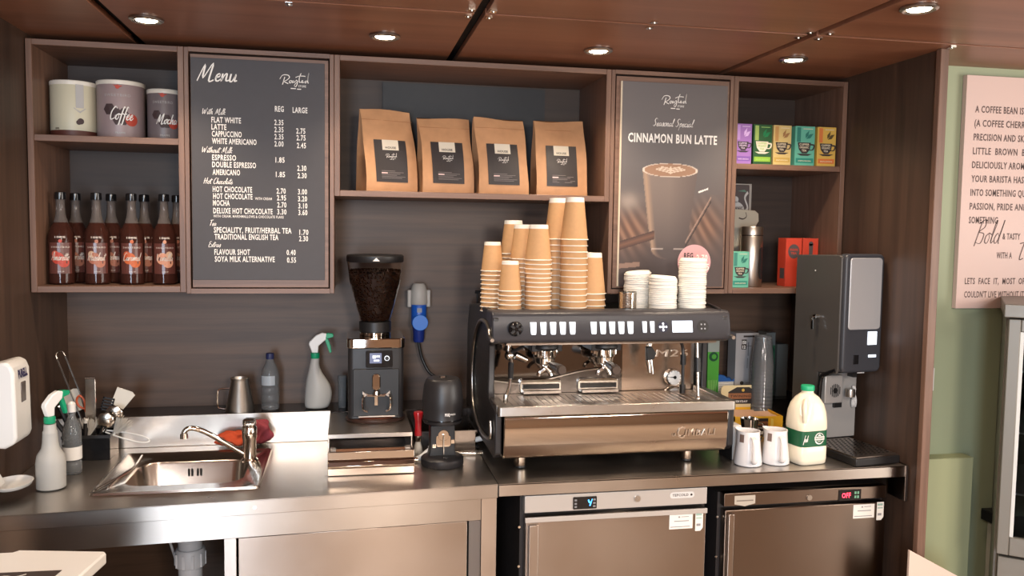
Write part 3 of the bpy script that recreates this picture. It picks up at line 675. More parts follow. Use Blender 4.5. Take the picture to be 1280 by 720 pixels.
# black tea pouch, cream bag, flask, red boxes
t = thing('tea_pouch', 'grey brown tea pouch printed with a white teapot, standing at the back', 'tea pouch', (1.475, -.040, 1.4615))
MB().box(-.070, .082, -.012, .012, 0, .398).build('pouch', M('grey_pouch', (92, 82, 80), .5), t, bev=.004)
MB().box(.082, .092, -.010, .010, .0, .395).box(-.070, .092, -.009, .009, .392, .402).build('edge', M('pouch_edge', (176, 168, 158), .5), t)
sh = Sheet(front(-.0128)); sh.disc(.022, .290, .040, 0, 24, 1); sh.disc(.022, .338, .013, 0, 12); sh.rect(-.005, .05, .244, .256, 0)
sh.line([(.055, .285), (.075, .305), (.062, .345), (.075, .368)], .011, 0); sh.line([(-.014, .31), (-.038, .30), (-.034, .275), (-.014, .265)], .008, 0)
sh.fn = front(-.0133); sh.text('ORGANIC', -.010, .054, .296, .014, 1, .04); sh.text('TEA', .000, .044, .272, .017, 1, .04); sh.poly([(-.04, .366), (-.02, .38), (.0, .366), (-.02, .358)], 2); sh.poly([(.03, .372), (.06, .378), (.07, .368)], 3)
sh.build('printing', [M('p_teapot', (206, 202, 196), .6), M('p_dark', (80, 72, 72), .6), M('p_rose', (120, 100, 96), .6), M('p_mint', (104, 138, 120), .6)], t)
t = thing('paper_bag', 'cream paper bag with a hanging hole, behind the teal box and flask', 'paper bag', (1.45, -.15, 1.4615))
mb = MB(); mb.prism([(-.06, .0), (.085, .0), (.088, .235), (.098, .250), (.096, .280), (.08, .292), (-.06, .300)], -.006, .006, 'xz'); mb.build('bag', M('cream_paper', (188, 178, 158), .7), t, bev=.002)
Sheet(front(-.0068)).line([(.012, .262), (.030, .258), (.044, .268), (.040, .284)], .004).build('hole_edge', M('dark_print', (1,1,1)), t)
t = thing('flask', 'brushed steel vacuum flask with a dark grip panel, on the lower right shelf', 'flask', (1.474, -.245, 1.4615))
MB().lathe([(.040, 0), (.042, .003), (.042, .190), (.040, .193)], n=32).build('body', M('flask_steel', (190, 182, 172), .34, 1), t)
MB().lathe([(.0425, .196), (.0425, .224), (.040, .228)], n=32).build('lid', M('flask_steel', (190, 182, 172), .34, 1), t)
MB().lathe([(.039, .190), (.039, .198)], n=24).build('gap_ring', BLACK, t)
sh = Sheet(wrap(.0426, -PI/2)); pts = rrect(.014, .040, .028, .150, .011); 
sh.mb.add([sh.fn(.027, .09)]+[sh.fn(u, v) for u, v in pts], [(0, i+1, (i+1) % len(pts)+1) for i in range(len(pts))]); sh.build('grip_panel', CHAR, t)
REDB = M('red_carton', (200, 66, 44), .5)
def redbox(label, x, y, rz, kind):
    t = thing('red_box', label, 'box', (x, y, 1.4615), rz, 'red cartons on the lower right shelf')
    MB().box(-.033, .033, -.030, .030, 0, .186).build('carton', REDB, t, bev=.001)
    sh = Sheet(front(-.0307))
    if kind: sh.disc(0, .135, .024, 0, 18, 1.15); sh.fn = front(-.0312); sh.text('ORGANIC', -.018, .018, .138, .008, 1, .04); sh.text('TEA', -.012, .012, .124, .008, 1, .04)
    else: sh.poly([(-.008, .165), (.010, .165), (.008, .10), (-.006, .10)], 0); sh.disc(.001, .165, .009, 0, 12)
    sh.build('printing', [M('p_dark', (1,1,1)), REDB], t)
    MB().box(-.0336, -.033, -.022, .010, .03, .07).build('side_mark', M('p_dark', (1,1,1)), t)
redbox('bright red carton with a dark oval mark, next to the flask', 1.6405, -.235, 0, 1)
redbox('bright red carton partly hidden behind the drinks dispenser', 1.732, -.20, 0, 0)

# ================================================================== BACK LEDGE AND LEFT COUNTER
LZ = 1.0025
t = thing('steel_jug', 'conical brushed steel jug with a thin handle, on the ledge behind the sink', 'jug', (-.420, -.125, LZ))
MB().lathe([(.050, 0), (.051, .004), (.030, .112), (.034, .122), (.033, .122), (.029, .112), (.048, .006)], n=32, cap1=False).build('body', M('flask_steel', (190, 182, 172), .34, 1), t)
MB().tube(smoothpts([(-.034, 0, .085), (-.068, 0, .082), (-.076, 0, .070), (-.076, 0, .020), (-.064, 0, .012), (-.048, 0, .010)], 5), .0028, 8).build('handle', CHROME, t)
t = thing('water_bottle', 'clear plastic water bottle with a dark blue cap, on the ledge', 'bottle', (-.318, -.10, LZ))
pr = [(.028, 0), (.032, .004), (.032, .020), (.029, .026), (.032, .032), (.032, .052), (.0295, .058), (.032, .064), (.032, .078), (.0295, .084), (.032, .09), (.032, .128), (.027, .150), (.014, .176), (.0125, .184)]
MB().lathe(pr, n=24).build('body', PET, t); MB().lathe([(.014, .184), (.0145, .188), (.0145, .204), (.012, .206)], n=18).build('cap', M('navy_cap', (38, 44, 82), .4), t)
sh = Sheet(wrap(.0326)); sh.rect(-.036, .020, .092, .126, 0, 8); sh.build('label', M('pale_label', (196, 204, 210), .4, trans=.3), t)

def spray_head(t, z, s=1.0, side=1):
    """white trigger head with a green trigger and collar, nozzle towards side*x"""
    X = lambda x: x*side*s
    MB().lathe([(.016*s, z-.004), (.0175*s, z), (.0175*s, z+.016*s), (.015*s, z+.018*s)], n=18).build('collar', GREENP, t)
    mb = MB(); P = [(X(-.012), z+.018*s), (X(.012), z+.018*s), (X(.013), z+.045*s), (X(.044), z+.072*s), (X(.047), z+.094*s), (X(.028), z+.098*s), (X(.004), z+.088*s), (X(-.022), z+.062*s), (X(-.024), z+.052*s)]
    mb.prism(P, -.010*s, .010*s, 'xz'); mb.build('head', WHITE, t, bev=.003)
    mb = MB(); P = [(X(.040), z+.073*s), (X(.068), z+.079*s), (X(.072), z+.086*s), (X(.068), z+.094*s), (X(.044), z+.096*s)]
    mb.prism(P, -.011*s, .011*s, 'xz'); mb.prism([(X(.036), z+.074*s), (X(.050), z+.074*s), (X(.060), z+.045*s), (X(.064), z+.020*s), (X(.056), z+.016*s), (X(.046), z+.045*s)], -.007*s, .007*s, 'xz'); mb.build('trigger', GREENP, t, bev=.0015)
t = thing('spray_bottle', 'curved milky spray bottle with green trigger, on the ledge left of the grinder', 'spray bottle', (-.155, -.10, LZ))
mb = MB(); K = 16
prof = [(-.038, .040, 0, .030), (-.043, .046, .006, .033), (-.044, .056, .03, .034), (-.042, .058, .06, .034), (-.040, .052, .085, .033), (-.036, .036, .11, .029), (-.030, .018, .135, .024), (-.024, .010, .16, .018), (-.020, .011, .178, .015), (-.019, .0125, .19, .0145)]
for (a, b, z, ry) in prof: mb.v += [((a+b)/2+(b-a)/2*math.cos(2*PI*i/K), ry*math.sin(2*PI*i/K), z) for i in range(K)]
for j in range(len(prof)-1):
    for i in range(K): p, q = j*K+i, j*K+(i+1) % K; mb.f.append([p, q, q+K, p+K]); mb.m.append(0)
mb.f += [list(range(K))[::-1], [(len(prof)-1)*K+i for i in range(K)]]; mb.m += [0, 0]
mb.build('bottle', MILKY, t, sub=1)
sub_ = thing; hp = bpy.data.objects.new('trigger_sprayer', None); COL.objects.link(hp); hp.parent = t; hp.location = (-.004, 0, 0); spray_head(hp, .188, .92)
t = thing('spray_bottle', 'straight milky spray bottle with green trigger, at the left front of the sink worktop', 'spray bottle', (-.885, -.625, .9005), math.radians(58))
MB().lathe([(.034, 0), (.039, .004), (.0395, .075), (.036, .098), (.024, .118), (.021, .135), (.0195, .160), (.0195, .166), (.017, .170), (.016, .188)], n=28).build('bottle', MILKY, t)
hp = bpy.data.objects.new('trigger_sprayer', None); COL.objects.link(hp); hp.parent = t; spray_head(hp, .194, .88)
t = thing('small_bottle', 'small clear bottle with a white label behind the straight spray bottle', 'bottle', (-.872, -.475, .9005))
MB().lathe([(.024, 0), (.027, .004), (.027, .035), (.024, .04), (.027, .045), (.027, .13), (.020, .155), (.011, .175), (.011, .19)], n=22).build('body', PET, t)
MB().lathe([(.0275, .045), (.0275, .085)], n=22, cap0=False, cap1=False).build('label', WHITEP, t); MB().lathe([(.012, .19), (.0125, .215), (.006, .222)], n=16).build('cap', WHITE, t)
t = thing('glass_tube', 'narrow clear glass tumbler standing between spray bottle and grinder', 'glass', (-.062, -.10, LZ))
MB().lathe([(.014, 0), (.016, .118), (.0145, .118), (.0125, .006)], n=18, cap1=True).build('glass', PET, t)

# utensil box with loose tools
UB = (-.872, -.285)
t = thing('utensil_box', 'black open box full of tools at the back left of the sink', 'box', (UB[0], UB[1], .9005))
mb = MB(); w2, d2, H = .072, .052, .082
mb.box(-w2, w2, -d2, -d2+.003, 0, H).box(-w2, w2, d2-.003, d2, 0, H).box(-w2, -w2+.003, -d2+.003, d2-.003, 0, H).box(w2-.003, w2, -d2+.003, d2-.003, 0, H).box(-w2+.003, w2-.003, -d2+.003, d2-.003, 0, .003)
mb.build('box', BLACKG, t); MB().box(-w2-.002, w2+.002, -d2-.002, -d2, H-.010, H).build('rim', BLACK, t)
def tool(name, label, cat, base, tip, make):
    """tool standing in the box: local z runs from base to tip"""
    b = Vector((UB[0]+base[0], UB[1]+base[1], .9005+base[2])); e = Vector((UB[0]+tip[0], UB[1]+tip[1], .9005+tip[2])); d = e-b
    t = thing(name, label, cat, b); z_ = d.normalized(); x_ = Vector((1, 0, 0)); x_ = (x_-z_*x_.dot(z_)).normalized(); t.rotation_euler = Matrix((x_, z_.cross(x_), z_)).transposed().to_euler(); t['group'] = 'tools in the black box'
    make(t, d.length); return t
IVORY = M('ivory_plastic', (206, 200, 188), .4); STW = M('tool_steel', (190, 184, 176), .22, 1)
def mk_longwire(t, L): MB().tube(smoothpts([(-.004, 0, 0), (-.010, 0, L*.6), (-.013, 0, L-.02), (-.008, 0, L-.004), (0, 0, L), (.008, 0, L-.004), (.013, 0, L-.02), (.010, 0, L*.6), (.004, 0, 0)], 5), .0018, 6).build('wire_loop', STW, t)
tool('wire_tongs', 'long thin wire tongs leaning left, tallest in the tool box', 'tongs', (.02, .01, .02), (-.100, .03, .345), lambda t, L: (MB().box(-.0145, -.0115, -.004, .004, 0, L-.02).box(.0115, .0145, -.004, .004, 0, L-.02).build('arms', STW, t), MB().tube(smoothpts([(-.013, 0, L-.02), (-.011, 0, L-.006), (0, 0, L), (.011, 0, L-.006), (.013, 0, L-.02)], 5), .0032, 8).build('bend', STW, t)))
tool('tongs', 'wide shiny steel tongs standing upright in the tool box', 'tongs', (.005, -.01, .01), (.010, -.02, .265), lambda t, L: (MB().box(-.015, .015, -.010, -.0085, 0, L).box(-.012, .012, .006, .0075, 0, L-.01).build('blades', STW, t, bev=.0006), MB().tube([(-.015, -.009, L), (.015, -.009, L)], .004, 8).build('bend', STW, t)))
def mk_spatula(col, wd, ln):
    def f(t, L): MB().tube([(0, 0, 0), (0, 0, L-ln)], .0045, 8).build('handle', M('dark_handle', (38, 36, 36), .5), t); mb = MB(); mb.prism([(-wd*.35, L-ln), (wd*.35, L-ln), (wd/2, L-.006), (wd*.3, L), (-wd/2, L-.008)], -.0015, .0015, 'xz'); mb.build('blade', col, t, bev=.0006)
    return f
tool('spatula', 'pale grey spatula leaning left in the tool box', 'spatula', (.01, .02, .01), (-.075, .03, .215), mk_spatula(IVORY, .060, .075))
tool('spatula', 'white flared spatula leaning right, highest on the right of the tool box', 'spatula', (-.01, .02, .01), (.108, .03, .215), mk_spatula(IVORY, .062, .065))
def mk_spoon(t, L): MB().tube([(0, 0, 0), (0, 0, L-.045)], [.003, .0022], 8).build('handle', STW, t); MB().lathe([(.001, L-.048), (.020, L-.042), (.028, L-.024), (.022, L-.006), (.004, L+.004)], n=16, sy=.35).build('bowl', STW, t)
tool('scoop', 'round steel scoop facing front right in the tool box', 'scoop', (.02, -.03, .02), (.066, -.045, .150), mk_spoon)
tool('spoon', 'steel spoon with a brown reflection behind the round scoop', 'spoon', (.01, .0, .02), (.090, -.02, .165), mk_spoon)
def mk_sc(t, L):
    MB().box(-.006, .006, -.002, .002, 0, L-.05).build('blades', STW, t)
    for s in (-1, 1): MB().tube(smoothpts([(s*.004, 0, L-.055), (s*.004, 0, L-.04), (s*.006, 0, L-.015), (s*.018, 0, L), (s*.028, 0, L-.015), (s*.022, 0, L-.035), (s*.006, 0, L-.045)], 4), .0035, 8).build('finger_ring', M('orange_handle', (196, 88, 50), .4), t)
tool('scissors', 'scissors with orange handles in the middle of the tool box', 'scissors', (.0, .0, .01), (-.012, -.005, .205), mk_sc)
def mk_sl(t, L):
    MB().tube([(0, 0, 0), (0, 0, L-.05)], .003, 8).build('handle', BLACK, t)
    mb = MB()
    for i in range(5): mb.box(-.018, .018, -.0015, .0015, L-.05+i*.010, L-.045+i*.010)
    mb.box(-.018, -.014, -.0015, .0015, L-.05, L-.005).box(.014, .018, -.0015, .0015, L-.05, L-.005).build('slotted_head', BLACK, t)
tool('slotted_turner', 'black slotted turner standing behind the spoons', 'turner', (.01, .02, .02), (.055, .02, .195), mk_sl)
def mk_br(t, L):
    MB().tube([(0, 0, 0), (0, 0, L-.05)], .004, 8).build('handle', WHITE, t); mb = MB(); r_ = random.Random(int(L*1e4))
    for i in range(110): a = r_.uniform(0, 6.28); k = r_.uniform(.2, 1)*.022; mb.tube([(k*.4*math.cos(a), k*.4*math.sin(a), L-.055), (k*1.4*math.cos(a), k*1.2*math.sin(a), L-r_.uniform(0, .015))], .0011, 4, caps=False)
    o = mb.build('bristles', M('white_bristle', (206, 200, 190), .8), t); o['kind'] = 'stuff'
tool('brush', 'white bristled cleaning brush sitting low in the tool box', 'brush', (-.01, -.02, .02), (.010, -.040, .135), mk_br)
tool('brush', 'white bristled cleaning brush at the right edge of the tool box', 'brush', (.04, .0, .03), (.112, -.015, .125), mk_br)
tool('whisk_loop', 'white plastic loop handle hanging out to the right of the tool box', 'handle tool', (.04, .0, .085), (.190, -.045, .055), lambda t, L: MB().tube(smoothpts([(-.003, 0, 0), (-.013, 0, L*.5), (-.012, 0, L-.02), (0, 0, L), (.012, 0, L-.02), (.013, 0, L*.5), (.003, 0, 0)], 6), .0026, 8).build('loop', WHITE, t))
for i, (b, e, lab) in enumerate((((-.02, -.03, .01), (-.088, -.055, .135), 'thick black handle leaning left at the corner of the tool box'), ((.0, -.03, .01), (-.062, -.05, .170), 'thin black handle with a steel band leaning left in the tool box'), ((-.01, -.035, .02), (.002, -.055, .125), 'black handle with a white tip standing at the front of the tool box'), ((-.03, .0, .01), (-.090, -.01, .17), 'flat dark knife handle behind the left tools'))):
    tool('knife_handle', lab, 'utensil', b, e, lambda t, L, i=i: (MB().tube([(0, 0, 0), (0, 0, L)], [.005, .008 if i != 1 else .005], 8).build('grip', BLACK, t, ), MB().tube([(0, 0, L), (0, 0, L+(.012 if i == 2 else .004))], [.006, .005], 8).build('tip', WHITE if i == 2 else STW, t)))

# soap dispenser on the left wall with its drip tray
t = thing('soap_dispenser', 'white hand sanitiser dispenser fixed to the left wall', 'dispenser', (XL, -.67, 1.05))
mb = MB(); mb.prism([(XL+.002, 1.050), (XL+.055, 1.045), (XL+.080, 1.058), (XL+.086, 1.075), (XL+.083, 1.255), (XL+.076, 1.276), (XL+.058, 1.286), (XL+.002, 1.270)], -.735, -.615, 'xz'); mb.build('cover', WHITE, t, world=True, bev=.008, seg=3)
bx('window', XL+.080, XL+.0862, -.69, -.655, 1.165, 1.222, M('smoked_window', (92, 84, 82), .2), t, .003)
sh = Sheet(lambda u, v: (XL+.0850-(v-1.24)*.12, u, v)); sh.text('PURELL', -.705, -.640, 1.236, .022, 0, .06); sh.build('lettering', M('navy_print', (44, 40, 84), .5), t, world=True)
bx('side_mark', XL+.020, XL+.032, -.7365, -.735, 1.15, 1.165, M('dark_print', (1,1,1)), t)
t = thing('drip_tray', 'white oval drip tray on a bracket below the sanitiser dispenser', 'tray', (XL, -.66, .92))
mb = MB(); mb.lathe([(.035, .004), (.048, .010), (.053, .020), (.050, .020), (.044, .013), (.03, .008)], (XL+.054, -.69, .922), 32, sy=1.3); mb.build('tray', WHITE, t, world=True)
mb = MB(); mb.prism([(XL+.002, .93), (XL+.03, .93), (XL+.012, .965), (XL+.002, 1.03)], -.72, -.66, 'xz'); mb.build('bracket', WHITE, t, world=True, bev=.003)

# white lidded unit at lower left in the foreground
t = thing('counter_unit', 'white topped unit with a dark printed panel, at the lower left', 'counter unit', (-1.0, -1.66, 0))
mb = MB(); X1, Y1 = -.545, -1.345
mb.prism([(-1.015, -1.338), (-.731, -1.343), (-.721, -1.332), (-.546, -1.368), (-.541, -1.378), (-.640, -2.05), (-1.015, -2.02)], .955, .98, 'xy'); mb.build('top', M('white_laminate', (250, 246, 238), .35), t, world=True, bev=.004)
mb = MB(); mb.prism([(-1.01, -1.40), (-.64, -1.43), (-.69, -2.0), (-1.01, -1.98)], .0, .955, 'xy'); mb.build('cabinet', M('dark_cabinet', (46, 42, 42), .5), t, world=True)
mb = MB(); mb.prism([(-.98, -1.445), (-.600, -1.462), (-.640, -1.72), (-.98, -1.70)], .9803, .9812, 'xy'); mb.build('printed_panel', M('brown_black_print', (62, 48, 44), .5), t, world=True)
sh = Sheet(lambda u, v: (u, v, .9818)); sh.line([(-.74,-1.490),(-.70,-1.478),(-.68,-1.485),(-.66,-1.474)], .005); sh.line([(-.74,-1.502),(-.71,-1.496),(-.67,-1.500)], .004); sh.build('lettering', WHITEP, t, world=True)

# ================================================================== GRINDER, KNOCK BOX, TAMPER
t = thing('knock_box', 'steel knock box drawer unit with wooden knocking bar, under the coffee grinder', 'knock box', (.03, -.35, .9005))
mb = MB(); mb.box(-.106, .164, -.50, -.175, .993, .999).box(-.106, -.102, -.50, -.175, .901, .993).box(.160, .164, -.50, -.175, .901, .993); mb.build('housing', STEELT, t, world=True, bev=.0008)
bx('top_trim', -.1065, .1645, -.504, -.498, .986, 1.0, STEEL, t, .0008)
mb = MB(); mb.box(-.104, .160, -.632, -.626, .902, .975).box(-.104, -.100, -.626, -.506, .905, .970).box(.156, .160, -.626, -.506, .905, .970).box(-.100, .156, -.626, -.506, .903, .907)
mb.build('drawer', POLISH, t, world=True, bev=.001)
MB().prism([(-.632, .952), (-.646, .948), (-.652, .936), (-.646, .927), (-.632, .924)], -.104, .160, 'yz').build('pull_lip', POLISH, t, world=True, bev=.001)
o = MB().cyl((0, -.56, .955), .011, -.099, .155, 14, axis='x').build('knocking_bar', M('stained_wood', (120, 78, 52), .6, noise=.4), t, world=True)
for x in (-.098, .136): bx('bar_clip', x, x+.018, -.575, -.545, .940, .968, STEEL, t, .001)
o = cloth and MB().lathe([(.062, 0), (.050, .006), (.02, .012), (.001, .014)], (.05, -.555, .908), 20, sx=1.6, sy=.7).build('coffee_grounds', M('grounds', (58, 38, 28), .9, noise=.4), t, world=True); o['kind'] = 'stuff'

GX, GY, GZ = .052, -.245, 1.000
t = thing('coffee_grinder', 'black coffee grinder with a bean filled hopper, on the steel knock box', 'coffee grinder', (GX, GY, GZ))
mb = MB(); mb.prism(rrect(-.094, .094, -.100, .125, .018), .012, .255, 'xy'); mb.build('body', CHAR, t, bev=.002)
mb = MB(); mb.prism(rrect(-.078, .078, .022, .185, .006), -.107, -.099, 'xz'); mb.build('front_plate', BLACK, t, bev=.002)
MB().lathe([(.098, 0), (.100, .004), (.100, .010), (.094, .013)], (0, -.045, .0), 32, sx=1.02, sy=.85).build('base_plate', M('brown_tray', (62, 42, 36), .35), t)
mb = MB(); mb.lathe([(.086, .0135), (.082, .0165), (.02, .018), (.001, .018)], (0, -.055, 0), 28, sy=.72); o = mb.build('spilled_coffee', M('grounds_red', (120, 62, 38), .9, noise=.5, nscale=300), t); o['kind'] = 'stuff'
bx('rest_bar', -.060, .065, -.116, -.106, .020, .025, STEEL, t, .001, world=False)
mb = MB(); mb.prism(rrect(-.098, .098, -.106, .127, .022), .255, .288, 'xy'); mb.build('collar', POLISH, t, bev=.003)
mb = MB(); mb.prism(rrect(-.035, .055, .190, .248, .005), -.113, -.104, 'xz'); mb.build('display_panel', BLACKG, t, bev=.001)
sh = Sheet(front(-.1136)); sh.rect(-.022, .018, .205, .240, 0); s_ = sh.build('display', M('dim_display', (96, 104, 132), .3, emit=.25), t)
sh = Sheet(front(-.1142)); sh.rect(-.012, -.002, .222, .232, 0); sh.rect(.0, .012, .226, .231, 0); sh.rect(-.008, .010, .212, .217, 0); sh.disc(.036, .222, .0085, 0); sh.build('display_print', M('display_white', (236, 240, 250), .3, emit=1.0), t)
MB().cyl((.036, 0, .222), .007, -.1175, -.1142, 18, axis='y').build('knob', BLACK, t)
mb = MB(); mb.prism(rrect(-.014, .014, .112, .170, .0135, 6), -.118, -.106, 'xz'); mb.build('spout_cover', POLISH, t, bev=.003)
MB().lathe([(.013, 0), (.010, .012)], (0, -.125, .100), 16).build('spout', CHROME, t)
mb = MB()
for s in (-1, 1): mb.tube(smoothpts([(s*.012, -.108, .092), (s*.040, -.112, .100), (s*.045, -.135, .096), (s*.046, -.150, .085), (s*.044, -.150, .055), (s*.030, -.150, .047)], 4), .0032, 8)
mb.tube([(-.030, -.110, .094), (.030, -.110, .094)], .0045, 8)
mb.build('portafilter_fork', CHROME, t)
mb = MB()
for s in (-1, 1): mb.prism([(s*.046, .112), (s*.030, .098), (s*.046, .088)], -.122, -.106, 'xz')
mb.build('fork_wing', STW, t)
MB().box(-.006, .006, -.114, -.106, .060, .095).build('fork_bolt', CHROME, t, bev=.001)
# hopper
HC = (0, .010, 0)
MB().lathe([(.050, .288), (.050, .300), (.056, .302), (.056, .335), (.052, .338)], HC, 32).build('hopper_neck', BLACK, t)
MB().lathe([(.048, .287), (.055, .289), (.055, .299)], HC, 28).build('neck_ring', POLISH, t)
MB().lathe([(.054, .338), (.070, .40), (.088, .47), (.097, .545), (.094, .545), (.085, .472), (.067, .40), (.051, .338)], HC, 40, cap0=False, cap1=False).build('hopper', M('hopper_glass', (250, 244, 240), .04, trans=1, ior=1.12), t)
MB().lathe([(.097, .545), (.0995, .548), (.0995, .566), (.096, .570), (.09, .571)], HC, 40).build('hopper_lid', BLACK, t)
sh = Sheet(wrap(.1003, -PI/2, 0, (0, .010))); sh.poly([(-.012, .551), (.012, .551), (.0, .563)]); sh.build('emblem', WHITEP, t)
BR = [(.046, .339), (.064, .40), (.082, .472), (.089, .515)]
BE = M('coffee_bean', (158, 106, 76), .35)
MB().lathe([(.044, .339), (.061, .40), (.078, .470), (.083, .508), (.04, .514)], HC, 24).build('bean_core', M('bean_dark', (96, 62, 46), .6, noise=.4, nscale=200), t)
rn = random.Random(4); mb = MB()
oct_ = [(1,0,0),(-1,0,0),(0,1,0),(0,-1,0),(0,0,1),(0,0,-1)]; octf = [(0,2,4),(2,1,4),(1,3,4),(3,0,4),(2,0,5),(1,2,5),(3,1,5),(0,3,5)]
def bean(p, s):
    R = Matrix.Rotation(rn.uniform(0, 6.28), 4, Vector((rn.uniform(-1, 1), rn.uniform(-1, 1), rn.uniform(-1, 1))).normalized())
    T = Matrix.Translation(p) @ R @ Matrix.Diagonal((s*1.3, s*.9, s*.7, 1)); mb.add(oct_, octf, 0, T)
for i in range(1500):
    z = rn.uniform(.342, .516); k = 0
    for j in range(3):
        if BR[j][1] <= z <= BR[j+1][1]: q = (z-BR[j][1])/(BR[j+1][1]-BR[j][1]); r = BR[j][0]+q*(BR[j+1][0]-BR[j][0])
    if z > .515: r = .089
    a = rn.uniform(0, 2*PI); bean((r*.985*math.cos(a), .010+r*.985*math.sin(a), z), .0050)
for i in range(220):
    a = rn.uniform(0, 2*PI); r = .084*math.sqrt(rn.random()); bean((r*math.cos(a), .010+r*math.sin(a), .516), .0055)
o = mb.build('coffee_beans', BE, t, smooth=0); o['kind'] = 'stuff'

# automatic tamper
t = thing('automatic_tamper', 'black automatic tamper with a barrel shaped head on a round base', 'tamper', (.258, -.545, .9005))
MB().lathe([(.066, 0), (.069, .004), (.069, .024), (.064, .029), (.052, .032)], n=40).build('base', CHAR, t)
mb = MB(); mb.prism([(-.045, .028), (.045, .028), (.040, .050), (.040, .130), (-.040, .130), (-.040, .050)], -.010, .045, 'xz'); mb.build('column', BLACK, t, bev=.003)
MB().lathe([(.040, .134), (.061, .140), (.063, .146), (.063, .152), (.061, .158), (.066, .190), (.066, .215), (.061, .262), (.056, .275), (.054, .279)], n=40).build('head', CHAR, t)
MB().lathe([(.054, .279), (.050, .284), (.02, .286), (.001, .286)], n=40).build('cap', CHAR, t); MB().lathe([(.012, .286), (.010, .290)], n=20).build('knob', STW, t)
MB().lathe([(.0640, .149), (.0645, .152), (.0640, .155)], n=40, cap0=False, cap1=False).build('groove_ring', BLACKG, t)
sh = Sheet(wrap(.0668, -PI/2+.15)); sh.text('PUQ', -.010, .006, .172, .0085, 0, .06); sh.text('PRESS', .008, .026, .174, .005, 0, .02); sh.build('lettering', WHITEP, t)
mb = MB(); mb.prism(rrect(-.022, .026, .060, .098, .008), -.0135, -.010, 'xz'); mb.cyl((.002, 0, .098), .018, -.0145, -.010, 18, axis='y'); mb.build('clamp_plate', POLISH, t, bev=.001)
MB().tube([(.002, -.018, .102), (.002, -.018, .036)], .0022, 8).cyl((.002, 0, .098), .004, -.019, -.014, 10, axis='y').build('guide_rod', STW, t)
MB().box(-.034, -.022, -.016, -.010, .058, .070).box(.026, .038, -.016, -.010, .070, .084).build('fork_pin', CHROME, t, bev=.001)
MB().cyl((.006, -.045, .029), .009, 0, .0045, 16).build('rubber_spot', BLACKG, t)
# brush, loose portafilter, hose, tray
t = thing('cleaning_brush', 'small grinder brush with a glossy red handle, standing between knock box and tamper', 'brush', (.192, -.40, .9005))
MB().lathe([(.013, .062), (.011, .09), (.012, .115), (.017, .138), (.015, .143)], n=20).build('handle', M('red_gloss', (176, 28, 34), .2, coat=.5), t)
MB().lathe([(.008, .040), (.010, .045), (.010, .062)], n=16).build('ferrule', CHROME, t); o = MB().lathe([(.016, 0), (.014, .02), (.008, .042)], n=16).build('bristles', M('white_bristle', (1,1,1)), t)
t = thing('steam_nozzle', 'white plastic elbow piece lying beside the tamper base', 'fitting', (.205, -.50, .9005))
MB().tube(smoothpts([(-.03, -.01, .010), (-.012, 0, .014), (.008, .01, .026), (.022, .018, .034)], 4), [.009]*12+[.014], 10).build('elbow', WHITE, t)
MB().cyl((-.036, -.014, .010), .007, -.01, .012, 12, axis='x').build('end_nut', CHROME, t)
t = thing('portafilter', 'loose portafilter with a white handle lying behind the tamper', 'portafilter', (.335, -.38, .9005), math.radians(14))
MB().lathe([(.020, 0), (.023, .004), (.023, .022), (.020, .024)], (-.04, 0, 0), 24).build('basket_ring', CHROME, t); MB().tube([(-.016, 0, .022), (.018, 0, .026), (.085, 0, .034)], [.006, .009, .010], 12).build('handle', WHITE, t)
t = thing('braided_hose', 'ribbed steel braided hose lying on the worktop left of the espresso machine', 'hose', (.33, -.46, .9005))
mb = MB(); pts = smoothpts([(-.05, .02, .008), (.0, .012, .008), (.05, .004, .008), (.075, .0, .008)], 9); mb.tube(pts, [.0078 if i % 2 else .0062 for i in range(len(pts))], 10); mb.build('braid', STW, t)
t = thing('braided_hose', 'dark ribbed hose coming from under the espresso machine towards the tamper', 'hose', (.33, -.40, .9005))
mb = MB(); pts = smoothpts([(-.03, .03, .008), (.02, .03, .008), (.075, .025, .008)], 9); mb.tube(pts, [.0078 if i % 2 else .0062 for i in range(len(pts))], 10); mb.build('braid', BLACKG, t)
t = thing('steel_tray', 'deep steel tray standing on the worktop behind the tamper', 'tray', (.295, -.29, .9005))
mb = MB(); mb.box(-.105, .095, -.10, -.098, 0, .07).box(-.105, .095, .098, .10, 0, .07).box(-.105, -.103, -.098, .098, 0, .07).box(.093, .095, -.098, .098, 0, .07).box(-.103, .093, -.098, .098, 0, .002); mb.build('pan', M('tray_steel', (104, 96, 90), .25, 1), t)
mb = MB()
for a in ((-.112, .102, -.107, -.098), (-.112, .102, .098, .107), (-.112, -.103, -.098, .098), (.093, .102, -.098, .098)): mb.box(*a, .068, .072)
mb.build('rim', M('tray_steel', (1,1,1), .25, 1), t)

# blue connector on the wall
t = thing('power_connector', 'blue industrial plug in a grey socket on the back wall, beside the grinder', 'plug', (.222, -.05, 1.30))
mb = MB(); mb.lathe([(.020, .158), (.026, .150), (.032, .125), (.034, .085), (.030, .078)][::-1], n=24); mb.build('grey_socket', M('grey_socket', (166, 162, 156), .5), t)
for x_ in (-.044, .028): MB().box(x_, x_+.015, -.012, .012, .068, .134).build('latch', M('grey_socket', (1,1,1)), t, bev=.004)
BLU = M('blue_plug', (26, 82, 172), .35)
MB().lathe([(.027, .0), (.029, .004), (.029, .082), (.026, .086)], n=24).build('plug_body', BLU, t)
MB().cyl((.002, 0, .012), .030, -.040, -.026, 24, axis='y').build('plug_face', M('bright_blue_plug', (44, 112, 200), .35), t, bev=.002)
MB().lathe([(.018, -.065), (.021, -.060), (.023, -.010), (.027, .0)], n=20).build('cable_gland', M('navy_plug', (30, 48, 120), .35), t)
sh = Sheet(front(-.0298)); sh.rect(-.009, .009, .050, .066); sh.build('rating_plate', M('grey_print', (130, 134, 146), .5), t)
